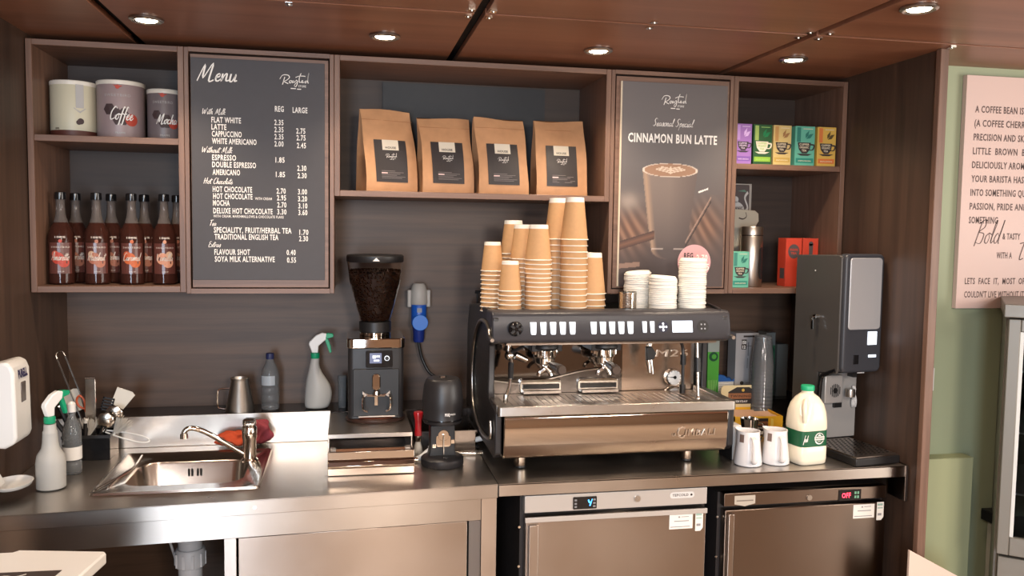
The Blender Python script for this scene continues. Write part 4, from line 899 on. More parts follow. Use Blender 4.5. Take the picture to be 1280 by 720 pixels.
MB().box(-.02, .02, .028, .048, .02, .14).build('wall_bracket', BLACK, t)
o = MB().tube(smoothpts([(.222, -.05, 1.237), (.226, -.05, 1.21), (.236, -.05, 1.17), (.262, -.06, 1.12), (.30, -.08, 1.09), (.34, -.10, 1.01)], 6), .0055, 10).build('power_cable', BLACK); tag(o, 'black power cable running down from the blue plug', 'cable')

# ================================================================== ESPRESSO MACHINE
MX0, MX1 = .405, 1.205; DECK = 1.385
t = thing('espresso_machine', 'large two group espresso machine in dark grey and polished steel', 'espresso machine', ((MX0+MX1)/2, -.40, .9005))
def W(mb_, name, mat, **k): return mb_.build(name, mat, t, world=True, **k)
ft = M('foot_steel', (176, 168, 158), .2, 1)
for (x, y) in ((.502, -.615), (1.072, -.615), (.502, -.16), (1.072, -.16)):
    f = W(MB().lathe([(.020, .008), (.021, .010), (.021, .046)], (x, y, .9005), 24), 'foot', ft); g = MB().lathe([(.016, 0), (.018, .003), (.017, .009)], (x, y, .9005), 20).build('rubber_pad', BLACK, f, world=True)
# side panels
side = [(-.060, .948), (-.665, .948), (-.688, .965), (-.690, 1.095), (-.640, 1.105), (-.560, 1.115), (-.545, 1.14), (-.555, 1.290), (-.600, 1.300), (-.626, 1.310), (-.622, 1.385), (-.600, 1.402), (-.30, 1.404), (-.12, 1.385), (-.070, 1.30)]
side_r = [(min(max(y, -.470), y+9) if 1.112 < z < 1.296 else y, z) for y, z in side]
for x0, x1, sd_ in ((MX0, MX0+.022, side), (MX1-.022, MX1, side_r)): W(MB().prism(sd_, x0, x1, 'yz'), 'side_panel', CHAR, bev=.005, seg=3)
for x in (MX0-.006, MX1+.006):
    W(MB().tube(smoothpts([(x, -.640, 1.060), (x, -.648, 1.015), (x, -.600, .995), (x, -.48, .985), (x, -.34, 1.005), (x, -.265, 1.06), (x, -.245, 1.16), (x, -.30, 1.28), (x, -.40, 1.350), (x, -.52, 1.362), (x, -.585, 1.345), (x, -.610, 1.325), (x, -.655, 1.318)], 6), .0062, 10), 'side_trim', SATIN)
# body
W(MB().box(MX0+.024, MX1-.024, -.40, -.07, .95, DECK-.006), 'rear_body', M('machine_dark', (42, 40, 41), .4))
W(MB().prism([(-.700, 1.085), (-.704, 1.075), (-.696, .965), (-.680, .948), (-.40, .948), (-.40, 1.085)], MX0+.026, MX1-.026, 'yz'), 'base_front', POLISH, bev=.004, seg=3)
W(MB().box(MX0+.028, .905, -.42, -.402, 1.10, 1.30), 'splash_back', M('dark_reflection_steel', (118, 112, 108), .09, 1)); W(MB().box(.906, MX1-.028, -.42, -.402, 1.10, 1.30), 'right_splash_back', M('plain_steel', (178, 160, 144), .22, 1))  # left plate's dark reflection is put into its steel colour
# dark wave on splash back
P = [(MX0+.03, 1.10), (.90, 1.10), (.90, 1.165)]+[(.90-.37*k/12, 1.172+.012*math.sin(k/12*5.2+.6)-.03*(k/12)**3) for k in range(13)]+[(MX0+.03, 1.150)]
W(MB().prism(P, -.4235, -.4205, 'xz'), 'lower_splash_panel', M('dark_steel', (104, 98, 94), .25, 1))
P2 = [(.90-.37*k/12, 1.172+.012*math.sin(k/12*5.2+.6)-.03*(k/12)**3) for k in range(13)]
W(MB().tube([(p[0], -.424, p[1]) for p in P2]+[(MX0+.03, -.424, 1.150)], .0032, 6), 'splash_trim', STEEL)
# control panel
CP = [(-.515, 1.300), (-.600, 1.300), (-.628, 1.308), (-.634, 1.320), (-.618, 1.395), (-.606, 1.404), (-.515, 1.404)]
W(MB().prism(CP, MX0-.002, MX1+.008, 'yz'), 'control_panel', M('panel_grey', (54, 53, 57), .36), bev=.006, seg=3)
W(MB().box(MX0+.02, MX1-.02, -.515, -.40, 1.300, DECK-.004), 'panel_housing', BLACK)
def cpf(u, v, off=.0006): k = (v-1.320)/.075; return (u, -.634+.016*k-off, v)
W(MB().box(MX0+.05, MX1-.03, -.60, -.44, 1.294, 1.300), 'under_panel', STEEL)
def onpanel(px): # board x for a control at given spot along the panel
    return .536+(px-666)*.002595
btn = None
for px in (666, 678.7, 691, 703.3, 715.7, 743, 755, 767, 779, 791):
    x = onpanel(px); mb = MB(); P = [(x-.0102, 1.371), (x+.0102, 1.371), (x+.0084, 1.337), (x+.007, 1.332), (x-.007, 1.332), (x-.0084, 1.337)]
    mb.add([cpf(u, v, .004) for u, v in P]+[cpf(u, v, -.001) for u, v in P], [list(range(6))]+[(i, (i+1) % 6, (i+1) % 6+6, i+6) for i in range(6)])
    W(mb, 'button', SCREEN, bev=.001); 
for px in (809.7, 819.9):
    x = onpanel(px); mb = MB(); P = [(x-.0075, 1.371), (x+.0075, 1.371), (x+.006, 1.335), (x-.006, 1.335)]
    mb.add([cpf(u, v, .004) for u, v in P]+[cpf(u, v, -.001) for u, v in P], [list(range(4))]+[(i, (i+1) % 4, (i+1) % 4+4, i+4) for i in range(4)]); W(mb, 'button', SCREEN, bev=.001)
x = onpanel(834.5); sh = Sheet(lambda u, v: cpf(u, v, .001)); sh.disc(x, 1.353, .018, 0, 28); sh.fn = lambda u, v: cpf(u, v, .0016)
for dx, dy in ((0, .0105), (0, -.0105), (-.0105, 0), (.0105, 0)): sh.disc(x+dx, 1.353+dy, .0038, 1, 10)
sh.disc(x, 1.353, .0052, 1, 12); sh.build('navigation_pad', [M('navy_pad', (24, 26, 50), .3), SCREEN], t, world=True)
x = onpanel(888.5); sh = Sheet(lambda u, v: cpf(u, v, .001)); sh.disc(x, 1.353, .020, 0, 28); sh.fn = lambda u, v: cpf(u, v, .0016)
for dx in (-.006, .006):
    for dy in (-.007, .007): sh.disc(x+dx, 1.353+dy, .0030, 1, 8)
sh.build('steam_pad', [BLACK, M('grey_dot', (150, 150, 156), .4)], t, world=True)
x0, x1 = onpanel(846.8), onpanel(874); sh = Sheet(lambda u, v: cpf(u, v, .0012)); sh.rect(x0, x1, 1.335, 1.372); sh.build('display_screen', M('lit_screen', (225, 238, 255), .3, emit=.8), t, world=True)
x = onpanel(643.5)-.002
k = W(MB().lathe([(.022, -.634), (.024, -.640), (.020, -.650), (.014, -.655)][::-1], (x, 0, 1.352), 24, axis='y'), 'steam_knob', BLACKG)
mb = MB()
for i in range(5): a = 2*PI*i/5+.3; mb.box(-.004, .004, -.657, -.640, .006, .021, T=Matrix.Translation((x, 0, 1.352)) @ Matrix.Rotation(a, 4, 'Y'))
mb.build('knob_lobe', BLACK, k, world=True, bev=.001)
# deck and rail
W(MB().box(MX0+.01, MX1-.01, -.60, -.08, DECK-.006, DECK), 'cup_deck', STEELT)
W(MB().tube(smoothpts([(MX1-.10, -.12, DECK+.045), (MX1-.03, -.20, DECK+.042), (MX1-.012, -.40, DECK+.034), (MX1-.008, -.55, DECK+.022), (MX1-.02, -.60, DECK+.016)], 6), .006, 8).tube([(MX0+.02, -.12, DECK+.045), (MX1-.10, -.12, DECK+.045)], .006, 8).tube(smoothpts([(MX1-.10, -.12, DECK+.022), (MX1-.03, -.20, DECK+.02), (MX1-.014, -.45, DECK+.012)], 5), .004, 6), 'cup_rail', BLACK)
for (x, y) in ((MX0+.03, -.12), (.8, -.12), (MX1-.10, -.12)): W(MB().cyl((x, y, DECK), .004, 0, .045, 8), 'rail_post', BLACK)
# drip tray
mb = MB(); y0, y1, xa, xb = -.712, -.43, MX0+.004, MX1-.004
mb.prism(rrect(xa, xb, y0, y0+.028, .012), 1.088, 1.118, 'xy').box(xa, xa+.03, y0+.028, y1, 1.092, 1.118).box(xb-.03, xb, y0+.028, y1, 1.092, 1.118)
W(mb, 'tray_frame', SATIN, bev=.002)
g = W(MB().box(xa+.03, xb-.03, y0+.028, y1, 1.095, 1.102), 'drip_tray', STEELT)
mb = MB(); n_ = 34
for i in range(n_): x = xa+.045+(xb-xa-.09)*i/(n_-1); mb.box(x-.0015, x+.0015, -.655, -.47, 1.102, 1.1035)
mb.build('grille_slot', STEEL, g, world=True)['kind'] = 'stuff'
# cup stands
for xa2, xb2 in ((.536, .682), (.742, .888)):
    s_ = W(MB().prism(rrect(xa2, xb2, 1.104, 1.152, .012), -.436, -.424, 'xz'), 'cup_stand', CHROME, bev=.002)
    MB().box(xa2+.008, xb2-.008, -.442, -.436, 1.120, 1.136).build('slot', BLACKG, s_, world=True); MB().box(xa2+.008, xb2-.006, -.46, -.436, 1.106, 1.116).build('lip', STEEL, s_, world=True, bev=.001)
# groups
def group_head(x, hx, hz, knob):
    gh = W(MB().lathe([(.040, 1.298), (.048, 1.286), (.050, 1.272), (.044, 1.268)][::-1], (x, -.50, 0), 28).box(x-.052, x+.052, -.53, -.41, 1.262, 1.298), 'group_head', BLACK, bev=.002)
    mb = MB()
    for i in range(9): a = 2*PI*i/9; mb.cyl((x+.040*math.cos(a), -.50+.040*math.sin(a), 1.250), .006, 0, .016, 8)
    mb.lathe([(.034, 1.238), (.038, 1.242), (.038, 1.264), (.034, 1.267)], (x, -.50, 0), 28); mb.build('group_ring', CHROME, gh, world=True)
    pf = W(MB().lathe([(.022, 1.212), (.032, 1.220), (.034, 1.240)], (x, -.50, 0), 28), 'portafilter', CHROME)
    MB().tube(smoothpts([(x, -.50, 1.212), (x, -.50, 1.200), (x-.016, -.50, 1.188), (x-.022, -.50, 1.176)], 4), .007, 8).tube(smoothpts([(x, -.50, 1.205), (x+.016, -.50, 1.190), (x+.022, -.50, 1.176)], 4), .007, 8).build('spout', CHROME, pf, world=True)
    d = Vector((hx-x, -.66+.50, hz-1.226)); a = Vector((x, -.50, 1.226))
    MB().tube([a+d*.2, a+d*.45], .007, 10).build('neck', CHROME, pf, world=True)
    MB().tube([a+d*.42, a+d*.6, a+d*.85, a+d], [.010, .013, .016, .0165], 14).build('handle', M('handle_brown', (58, 48, 44), .4), pf, world=True)
    MB().tube([a+d, a+d*1.06], [.0155, .013], 14).build('handle_cap', M('cap_grey', (96, 86, 80), .3, .6), pf, world=True)
group_head(.606, .622, 1.222, 0); group_head(.812, .803, 1.219, 1)
# steam wands, hot water, spouts
W(MB().cyl((.478, -.52, 1.262), .010, 0, .036, 14).sphere((.480, -.525, 1.250), .017, 14), 'steam_joint', CHROME)
W(MB().tube(smoothpts([(.484, -.53, 1.248), (.482, -.55, 1.205), (.470, -.575, 1.15), (.456, -.595, 1.118)], 6), .0055, 10).lathe([(.008, 0), (.0085, .010), (.006, .028)], (.455, -.596, 1.108), 14), 'steam_wand', STW)
W(MB().tube([(.483, -.538, 1.228), (.478, -.561, 1.178)], .0095, 12), 'wand_grip', BLACK)
W(MB().tube([(.487, -.53, 1.262), (.520, -.56, 1.285)], .006, 8), 'wand_lever', BLACK)
W(MB().tube([(.500, -.52, 1.25), (.540, -.515, 1.232)], [.014, .010], 12), 'wand_nozzle', CHROME)
W(MB().tube([(1.128, -.55, 1.298), (1.127, -.565, 1.18), (1.122, -.585, 1.105)], .0055, 10).lathe([(.006, 0), (.011, .012), (.011, .034), (.006, .044)], (1.121, -.586, 1.068), 14), 'steam_wand', STW)
W(MB().tube([(1.128, -.558, 1.238), (1.127, -.564, 1.190)], .0135, 12), 'wand_grip', BLACK)
W(MB().tube(smoothpts([(1.050, -.46, 1.296), (1.088, -.48, 1.292), (1.098, -.49, 1.275), (1.100, -.50, 1.24), (1.101, -.50, 1.115)], 5), .0058, 10), 'hot_water_pipe', M('pipe_black', (44, 40, 38), .35))
W(MB().cyl((1.1005, -.50, 1.205), .010, 0, .034, 12), 'pipe_grip', BLACK); W(MB().cyl((1.101, -.50, 1.105), .011, 0, .030, 12), 'pipe_tip', M('pipe_black', (1,1,1)))
W(MB().cyl((.975, -.50, 1.272), .010, 0, .024, 14), 'water_spout_mount', CHROME); W(MB().prism([(.962, 1.270), (.980, 1.272), (.998, 1.248), (.990, 1.228), (.964, 1.222)], -.512, -.492, 'xz'), 'water_spout_lever', BLACK, bev=.003)
W(MB().tube([(.970, -.50, 1.224), (.976, -.505, 1.180)], [.008, .005], 10).tube([(.982, -.50, 1.224), (.988, -.505, 1.176)], [.006, .004], 10), 'water_spout', CHROME)
# gauges and lettering
def disc_y(x, z, r, y0, y1, name, mat): return W(MB().cyl((x, 0, z), r, y0, y1, 32, axis='y'), name, mat, bev=.0015)
g = disc_y(1.098, 1.148, .031, -.432, -.420, 'pressure_gauge', CHROME)
MB().cyl((1.098, 0, 1.148), .0255, -.4335, -.432, 28, axis='y').build('dial', M('dial_white', (226, 222, 216), .4), g, world=True)
sh = Sheet(front(-.4342)); sh.poly([(1.072, 1.1495), (1.104, 1.1510), (1.104, 1.1450)]); sh.disc(1.100, 1.148, .006)
for i in range(11): a = math.radians(-50+28*i); sh.poly([(1.098+.021*math.cos(a), 1.148+.021*math.sin(a)), (1.098+.025*math.cos(a+.08), 1.148+.025*math.sin(a+.08)), (1.098+.025*math.cos(a-.08), 1.148+.025*math.sin(a-.08))])
sh.build('needle', BLACK, g, world=True)
g = W(MB().lathe([(.033, -.420), (.033, -.426), (.028, -.430)][::-1], (1.100, 0, 1.094), 30, axis='y', sy=.62), 'badge_ring', CHROME)
MB().lathe([(.020, -.428), (.020, -.4335)][::-1], (1.100, 0, 1.094), 24, axis='y', sy=.75).build('badge', M('dial_white', (1,1,1)), g, world=True)
def raised(string, u0, u1, v, h, y, name, dep=.003, shear=.15, bold=.03):
    vs, fs = glyphs(string, bold); a = min(p[0] for p in vs); b = max(p[0] for p in vs); k = (u1-u0)/(b-a)
    mb = MB(); P = [(u0+(p[0]-a)*k+shear*p[1]*h/.72, v+p[1]*h/.72) for p in vs]
    mb.add([(p[0], y-dep, p[1]) for p in P], fs)
    edges = {}
    for f in fs:
        for i in range(len(f)): e = (f[i], f[(i+1) % len(f)]); edges[e] = 1
    o = len(mb.v); mb.v += [(p[0], y, p[1]) for p in P]
    for (i, j) in edges:
        if (j, i) not in edges: mb.f.append([i, j, j+o, i+o]); mb.m.append(0)
    ob = mb.build(name, M('letter_silver', (214, 200, 186), .3, 1), t, world=True, smooth=0, fix=False); ob['kind'] = 'stuff'
raised('M26', 1.030, 1.150, 1.222, .026, -.4205, 'badge_lettering', .004, .2, .0)
raised('LA', .985, .998, 1.006, .009, -.7015, 'maker_lettering', .003, 0, .0); raised('C', 1.000, 1.026, .999, .040, -.7015, 'maker_lettering', .003, .1, .0); raised('IMBALI', 1.028, 1.130, 1.006, .022, -.7015, 'maker_lettering', .003, .15, .0)

# ================================================================== CUPS AND LIDS
CUPM = [KRAFT, M('cup_white', (238, 232, 220), .6), M('cup_base', (206, 172, 130), .7)]
def cup_mesh(name, rb, rt, h):
    """upside-down paper cup: rolled rim at the bottom, base at the top"""
    wi = h*.115
    pr = [(rb-.001, .0005), (rb+.0018, .0008), (rb+.0026, .0022), (rb+.0018, .0036), (rb-.0005, .0040), (rt+(rb-rt)*wi/h, h-wi), (rt, h-.0004), (rt-.0022, h), (rt-.003, h-.005), (.001, h-.0055)]
    mb = MB(); mb.lathe(pr, n=28, cap0=False, cap1=True, mi=[1, 1, 1, 1, 0, 1, 1, 1, 1])
    return mb
SIZES = {'small': (.038, .0275, .100), 'medium': (.044, .031, .118), 'large': (.0455, .0305, .142)}
cups = {}
for k, a in SIZES.items():
    o = cup_mesh(k, *a).build('paper_cup', CUPM, smooth=50); cups[k] = o
first = {k: True for k in cups}
ORD = 'second third fourth fifth sixth seventh eighth ninth tenth eleventh twelfth thirteenth fourteenth fifteenth sixteenth seventeenth eighteenth nineteenth twentieth twenty-first twenty-second twenty-third twenty-fourth twenty-fifth twenty-sixth twenty-seventh twenty-eighth'.split()
def stack(size, x, y, n, pitch, where):
    for i in range(n):
        src = cups[size]
        if first[size]: o = src; first[size] = False
        else: o = src.copy(); COL.objects.link(o)
        o.location = (x+random.uniform(-.0006, .0006), y+random.uniform(-.0006, .0006), DECK+.0005+i*pitch); o.rotation_euler = (0, 0, random.uniform(0, 6))
        if i == n-1: tag(o, f'upturned {size} kraft paper cup on top of the {where}', 'cup', 'upturned kraft paper cups')
        elif i == 0 and n > 1: tag(o, f'lowest upturned {size} kraft cup of the {where}', 'cup', 'upturned kraft paper cups')
        else: tag(o, f'{size} kraft cup, {ORD[n-2-i]} from the top of the {where}', 'cup', 'upturned kraft paper cups')
random.seed(3)
stack('small', .484, -.50, 6, .0152, 'shortest stack, front left')
stack('small', .440, -.405, 10, .0152, 'far left stack behind the shortest')
stack('medium', .578, -.50, 13, .0149, 'front medium stack')
stack('medium', .5275, -.325, 14, .0149, 'rearmost medium stack')
stack('medium', .5445, -.415, 13, .0149, 'half hidden middle stack')
stack('large', .700, -.50, 13, .0206, 'tallest front stack')
stack('large', .668, -.405, 13, .0206, 'tall stack behind the tallest')
stack('large', .786, -.435, 4, .0206, 'short stack at the right')
lidp = [(.0455, 0), (.0475, .0006), (.0480, .0030), (.0470, .0052), (.0445, .0056), (.0430, .0100), (.0405, .0118), (.0385, .0112), (.0375, .0072), (.001, .0070)]
lid0 = MB().lathe(lidp, n=28, cap0=False).build('cup_lid', M('lid_white', (240, 236, 226), .4), smooth=50); lf = True
def lids(x, y, n, pitch, where, tilt=0, z0=0):
    global lf
    for i in range(n):
        if lf: o = lid0; lf = False
        else: o = lid0.copy(); COL.objects.link(o)
        o.location = (x+random.uniform(-.0012, .0012), y+random.uniform(-.0012, .0012), DECK+.0005+i*pitch); o.rotation_euler = (0, tilt if i == n-1 else random.uniform(-.012, .012), random.uniform(0, 6) if i < n-1 else 0)
        if i == n-1: tag(o, f'white cup lid on top of the {where}', 'lid', 'white cup lids')
        elif i == 0: tag(o, f'lowest white lid of the {where}', 'lid', 'white cup lids')
        else: tag(o, f'white cup lid, {ORD[n-2-i]} from the top of the {where}', 'lid', 'white cup lids')
lids(.958, -.415, 21, .0064, 'left rear stack of lids', -.10)
lids(1.018, -.505, 20, .0062, 'middle stack of lids', .06)
lids(1.124, -.505, 28, .0066, 'tall right stack of lids')
t = thing('shot_pitcher', 'small ribbed chrome cup on the machine, between paper cups and lids', 'cup', (.893, -.50, DECK+.0005))
MB().lathe([(.028, 0), (.030, .003), (.030, .070), (.0315, .074), (.029, .074), (.028, .006)], n=36, cap1=False).build('body', CHROME, t)
mb = MB()
for i in range(12): mb.lathe([(.0302, .010+i*.005), (.0315, .0115+i*.005), (.0302, .013+i*.005)], n=28, cap0=False, cap1=False)
mb.build('ribs', CHROME, t)

# ================================================================== RIGHT OF THE MACHINE
t = thing('napkin_holder', 'upright pale box with a black side edge, right beside the espresso machine', 'box', (1.228, -.60, .9005))
MB().box(-.004, .030, -.04, .05, 0, .118).build('pale_side', M('pale_card', (206, 200, 194), .6), t, bev=.003); MB().box(-.008, -.004, -.045, .05, 0, .118).build('dark_edge', BLACK, t, bev=.001)
# white pitchers
def pitcher(label, x, y, rz):
    t = thing('white_pitcher', label, 'pitcher', (x, y, .9005), rz, 'white milk pitchers beside the milk bottle'); t.scale = (.96, .96, .93)
    pr = [(.044, 0), (.0475, .003), (.0475, .012), (.040, .075), (.0375, .112), (.0385, .122), (.0368, .122), (.0358, .112), (.0382, .075), (.0455, .012)]
    mb = MB().lathe(pr, n=36, cap1=False)
    for i, v_ in enumerate(mb.v):           # pull out a pouring lip on the left
        a = math.atan2(v_[1], v_[0]); k = max(0, math.cos(a-PI))**8
        if v_[2] > .09: mb.v[i] = (v_[0]-.010*k*(v_[2]-.09)/.03, v_[1], v_[2]+.004*k*(v_[2]-.09)/.03)
    mb.add([(.0455*math.cos(2*PI*i/36), .0455*math.sin(2*PI*i/36), .012) for i in range(36)], [list(range(36))])
    mb.build('body', M('white_enamel', (232, 228, 226), .25, coat=.3), t)
    MB().tube(smoothpts([(.026, -.026, .104), (.038, -.044, .103), (.046, -.056, .092), (.047, -.058, .055), (.044, -.054, .026), (.034, -.036, .018)], 6), .0062, 10, sy=1.5).build('handle', M('white_enamel', (1,1,1)), t)
    sh = Sheet(wrap(.0400, math.radians(-128))); sh.fn = lambda u, v: ((.0376+(.118-v)*.055+.0012)*math.cos(math.radians(-104)+u/.04), (.0376+(.118-v)*.055+.0012)*math.sin(math.radians(-104)+u/.04), v)
    sh.rect(-.008, .009, .084, .112, 0, 3, 2); sh.build('sticker', M('brown_sticker', (116, 96, 88), .5), t)
pitcher('white milk pitcher nearest the espresso machine, brown sticker at its rim', 1.258, -.690, math.radians(-48))
pitcher('white milk pitcher with a brown sticker, next to the milk bottle', 1.358, -.688, math.radians(-48))
t = thing('small_steel_jug', 'small steel jug half hidden behind the two white pitchers', 'jug', (1.335, -.545, .9005))
MB().lathe([(.030, 0), (.034, .004), (.034, .05), (.028, .09), (.032, .118), (.030, .118), (.026, .09)], n=28, cap1=False).build('body', CHROME, t); MB().tube(smoothpts([(.028, 0, .10), (.052, 0, .096), (.056, 0, .06), (.034, 0, .03)], 5), .003, 8).build('handle', CHROME, t)
# milk
t = thing('milk_bottle', 'large plastic milk bottle with green cap and dark green label', 'milk bottle', (1.466, -.690, .9005), math.radians(8)); t.scale = (.92, .92, .94)
mb = MB(); K = 32
def sq(rx, ry, z, e=4): return [(rx*abs(math.cos(a))**(2/e)*(1 if math.cos(a) > 0 else -1), ry*abs(math.sin(a))**(2/e)*(1 if math.sin(a) > 0 else -1), z) for a in [2*PI*i/K for i in range(K)]]
lv = [(.056, .048, 0, 5), (.060, .052, .004, 5), (.062, .054, .02, 5), (.062, .054, .060, 5), (.0600, .052, .066, 5), (.0600, .052, .122, 5), (.062, .054, .128, 5), (.0625, .054, .15, 4.5), (.0605, .053, .185, 3.6), (.054, .048, .212, 3), (.040, .038, .234, 2.5), (.026, .026, .246, 2), (.0215, .0215, .250, 2), (.021, .021, .258, 2)]
for l in lv: mb.v += sq(*l)
for i, v_ in enumerate(mb.v):     # hollow for the grip at the upper left corner
    x, y, z = v_
    if .14 < z < .24 and x < 0 and y < 0: k = math.sin((z-.14)/.10*PI); d = max(0, 1-abs(math.atan2(y, x)+2.45)/.5); mb.v[i] = (x+.016*k*d, y+.014*k*d, z)
for j in range(len(lv)-1):
    for i in range(K): p, q = j*K+i, j*K+(i+1) % K; mb.f.append([p, q, q+K, p+K]); mb.m.append(0)
mb.f += [list(range(K))[::-1], [(len(lv)-1)*K+i for i in range(K)]]; mb.m += [0, 0]
MLK = M('milk_plastic', (240, 228, 204), .3, coat=.3); mb.build('body', MLK, t, smooth=60)
MB().tube(smoothpts([(-.030, -.030, .228), (-.046, -.047, .212), (-.051, -.053, .185), (-.046, -.050, .155)], 5), .009, 10).build('grip', MLK, t)
MB().lathe([(.0235, .258), (.0240, .260), (.0240, .273), (.022, .276)], n=28).build('cap', M('mint_cap', (40, 170, 120), .4), t)
GL = M('milk_label', (18, 84, 52), .45)
mb = MB().add(sq(.0612, .0532, .066, 5)+sq(.0612, .0532, .122, 5), [(i, (i+1) % K, (i+1) % K+K, i+K) for i in range(K)]); mb.build('label', GL, t)
sh = Sheet(front(-.0542)); cx_ = .016
for a0, a1 in ((25, 155), (205, 335)):
    sh.line([(cx_+.019*math.cos(math.radians(a)), .095+.019*math.sin(math.radians(a))) for a in range(a0, a1+1, 26)], .0035, 0, 2)
sh.rect(cx_-.021, cx_+.021, .089, .102, 0); sh.fn = front(-.0546); sh.text('GRAHAM\'S' if 0 else 'WATSON\'S', cx_-.018, cx_+.018, .092, .0075, 1, .03); sh.fn = front(-.0542)
sh.poly([(cx_-.008, .104), (cx_, .111), (cx_+.008, .104)]); sh.text('DAIRY', cx_-.008, cx_+.008, .083, .004, 0, .02); sh.script('fresh', -.052, .086, .010, .0018, 0, .45)
sh.build('label_print', [WHITEP, GL], t)
# tea sachet display box
t = thing('tea_display_box', 'open yellow tea sachet display box with a raised header card, behind the pitchers', 'display box', (1.462, -.30, .9005), math.radians(-4))
YEL = M('yellow_card', (232, 176, 40), .5); CR = M('cream_card', (226, 204, 156), .55); BK = M('black_print', (44, 36, 32), .5)
mb = MB().box(-.093, .093, -.085, -.082, 0, .085).box(-.093, -.090, -.082, .082, 0, .085).box(.090, .093, -.082, .082, 0, .085).box(-.093, .093, .082, .085, 0, .085).box(-.090, .090, -.082, .082, 0, .003); mb.build('tray', YEL, t)
mb = MB(); mb.prism([(-.082, .085), (.070, .085), (.074, .165), (.06, .172), (-.075, .170), (-.084, .16)], .082, .085, 'xz'); mb.build('header', CR, t)
sh = Sheet(front(.0812)); sh.poly([(-.055, .098), (.052, .098), (.052, .150), (.030, .164), (-.020, .164), (-.055, .145)], 0); sh.fn = front(.0806); sh.rect(-.055, .052, .118, .140, 1); sh.disc(.005, .152, .006, 2, 12)
sh.fn = front(.0800); sh.text('TWININGS', -.048, .046, .124, .010, 3, .03); sh.text('ASSAM' if 0 else 'EVERYDAY', -.036, .024, .104, .008, 4, .03)
sh.poly([(.055, .088), (.068, .088), (.070, .160), (.062, .166)], 5); sh.build('header_print', [BK, M('brown_gold', (150, 96, 60), .5), M('gold_print', (206, 166, 70), .5), M('dark_brown_print', (70, 42, 30), .5), WHITEP, YEL], t)
sh = Sheet(front(-.0857)); sh.rect(-.018, .036, .012, .078, 0); sh.fn = front(-.0862); sh.rect(-.018, .036, .052, .066, 1); sh.rect(-.018, .036, .018, .030, 4); sh.fn = front(-.0867); sh.text('TWININGS', -.014, .032, .055, .007, 3, .03); sh.text('EVERYDAY', -.012, .022, .039, .006, 4, .03)
sh.fn = front(-.0860); sh.poly([(-.052, .0), (-.036, .0), (-.034, .06), (-.044, .072), (-.054, .06)], 5); sh.poly([(.044, .012), (.058, .01), (.056, .075), (.046, .078)], 5); sh.disc(.076, .018, .008, 0, 14); sh.build('front_print', [BK, M('brown_gold', (1,1,1)), M('gold_print', (1,1,1)), M('dark_brown_print', (1,1,1)), WHITEP, M('pale_yellow', (240, 206, 96), .5)], t)
rn = random.Random(2); mb = MB()
sm = M('sachet', (206, 166, 134), .6)
for i in range(14): y = -.074+i*.0115; MB().box(-.087, .087, -.0012, .0012, 0, .074+rn.uniform(-.003, .003), T=Matrix.Translation((rn.uniform(-.001, .001), y, .004)) @ Matrix.Rotation(-.16, 4, 'X')).build('sachet', sm, t, smooth=0)
# things on the ledge at the back right
def carton(name, label, x0, x1, y0, y1, z1, mats, band, disc=None, z0=LZ, loc_label=None):
    t = thing(name, label, 'box', ((x0+x1)/2, (y0+y1)/2, z0)); a, b = -(x1-x0)/2, (x1-x0)/2; d = (y1-y0)/2; h = z1-z0
    MB().box(a, b, -d, d, 0, h*band).build('lower_half', mats[0], t); MB().box(a, b, -d, d, h*band, h).build('upper_half', mats[1], t)
    return t, a, b, d, h
GR = M('bright_green', (76, 160, 56), .5); GG = M('grey_green', (150, 158, 150), .5)
t, a, b, d, h = carton('straw_box', 'tall bright green carton with a dark ring mark, right of the machine', 1.362, 1.410, -.13, -.05, 1.238, (GR, GG), .80)
sh = Sheet(front(-d-.0008)); sh.disc((a+b)/2, h*.72, .019, 0, 24); sh.fn = front(-d-.0013); sh.disc((a+b)/2+.002, h*.72, .010, 1, 20); 
for i in range(6): sh.poly([(a+.008+i*.005, 0.01), (a+.011+i*.005, .01), (a+.006+i*.007, h*.32), (a+.004+i*.007, h*.32)], 2)
sh.build('printing', [M('deep_green', (14, 70, 44), .5), GR, M('pale_green', (150, 200, 120), .5)], t)
t = thing('serviette_pack', 'pack of white serviettes with a crumpled blue wrapper on top', 'pack', (1.452, -.080, LZ))
mb = MB(); 
for i in range(9): mb.box(-.040+rn.uniform(-.002, .002), .040+rn.uniform(-.002, .002), -.035, .035, .001+i*.0075, .0075+i*.0075)
mb.build('serviettes', WHITEP, t, bev=.002)
mb = MB(); 
for j in range(5):
    for i in range(9): mb.v.append((-.043+.086*i/8, -.038+.076*j/4, .072+.018*rn.random()+.012*math.sin(i*.8)))
for j in range(4):
    for i in range(8): p = j*9+i; mb.f.append([p, p+1, p+10, p+9]); mb.m.append(0)
for i in range(8): mb.v += [(-.044+.088*i/8, -.039, .066), (-.044+.088*(i+1)/8, -.039, .066)]; q = len(mb.v); mb.f.append([q-2, q-1, i+1, i]); mb.m.append(0)
mb.build('blue_wrapper', M('blue_film', (46, 92, 156), .3), t)
t = thing('cardboard_box', 'tall pale grey carton with black panel lettering, behind the clear tumblers', 'box', (1.535, -.09, LZ))
MB().box(-.052, .046, -.035, .035, 0, .262).build('carton', M('pale_carton', (160, 156, 156), .55), t, bev=.001)
sh = Sheet(front(-.0357)); sh.rect(-.028, -.006, .196, .236, 0); sh.rect(-.020, .028, .245, .252, 0); sh.fn = front(-.0362); sh.text('150', -.026, -.008, .218, .013, 1, .05); sh.text('12', -.024, -.010, .200, .012, 1, .05); sh.fn = front(-.0357)
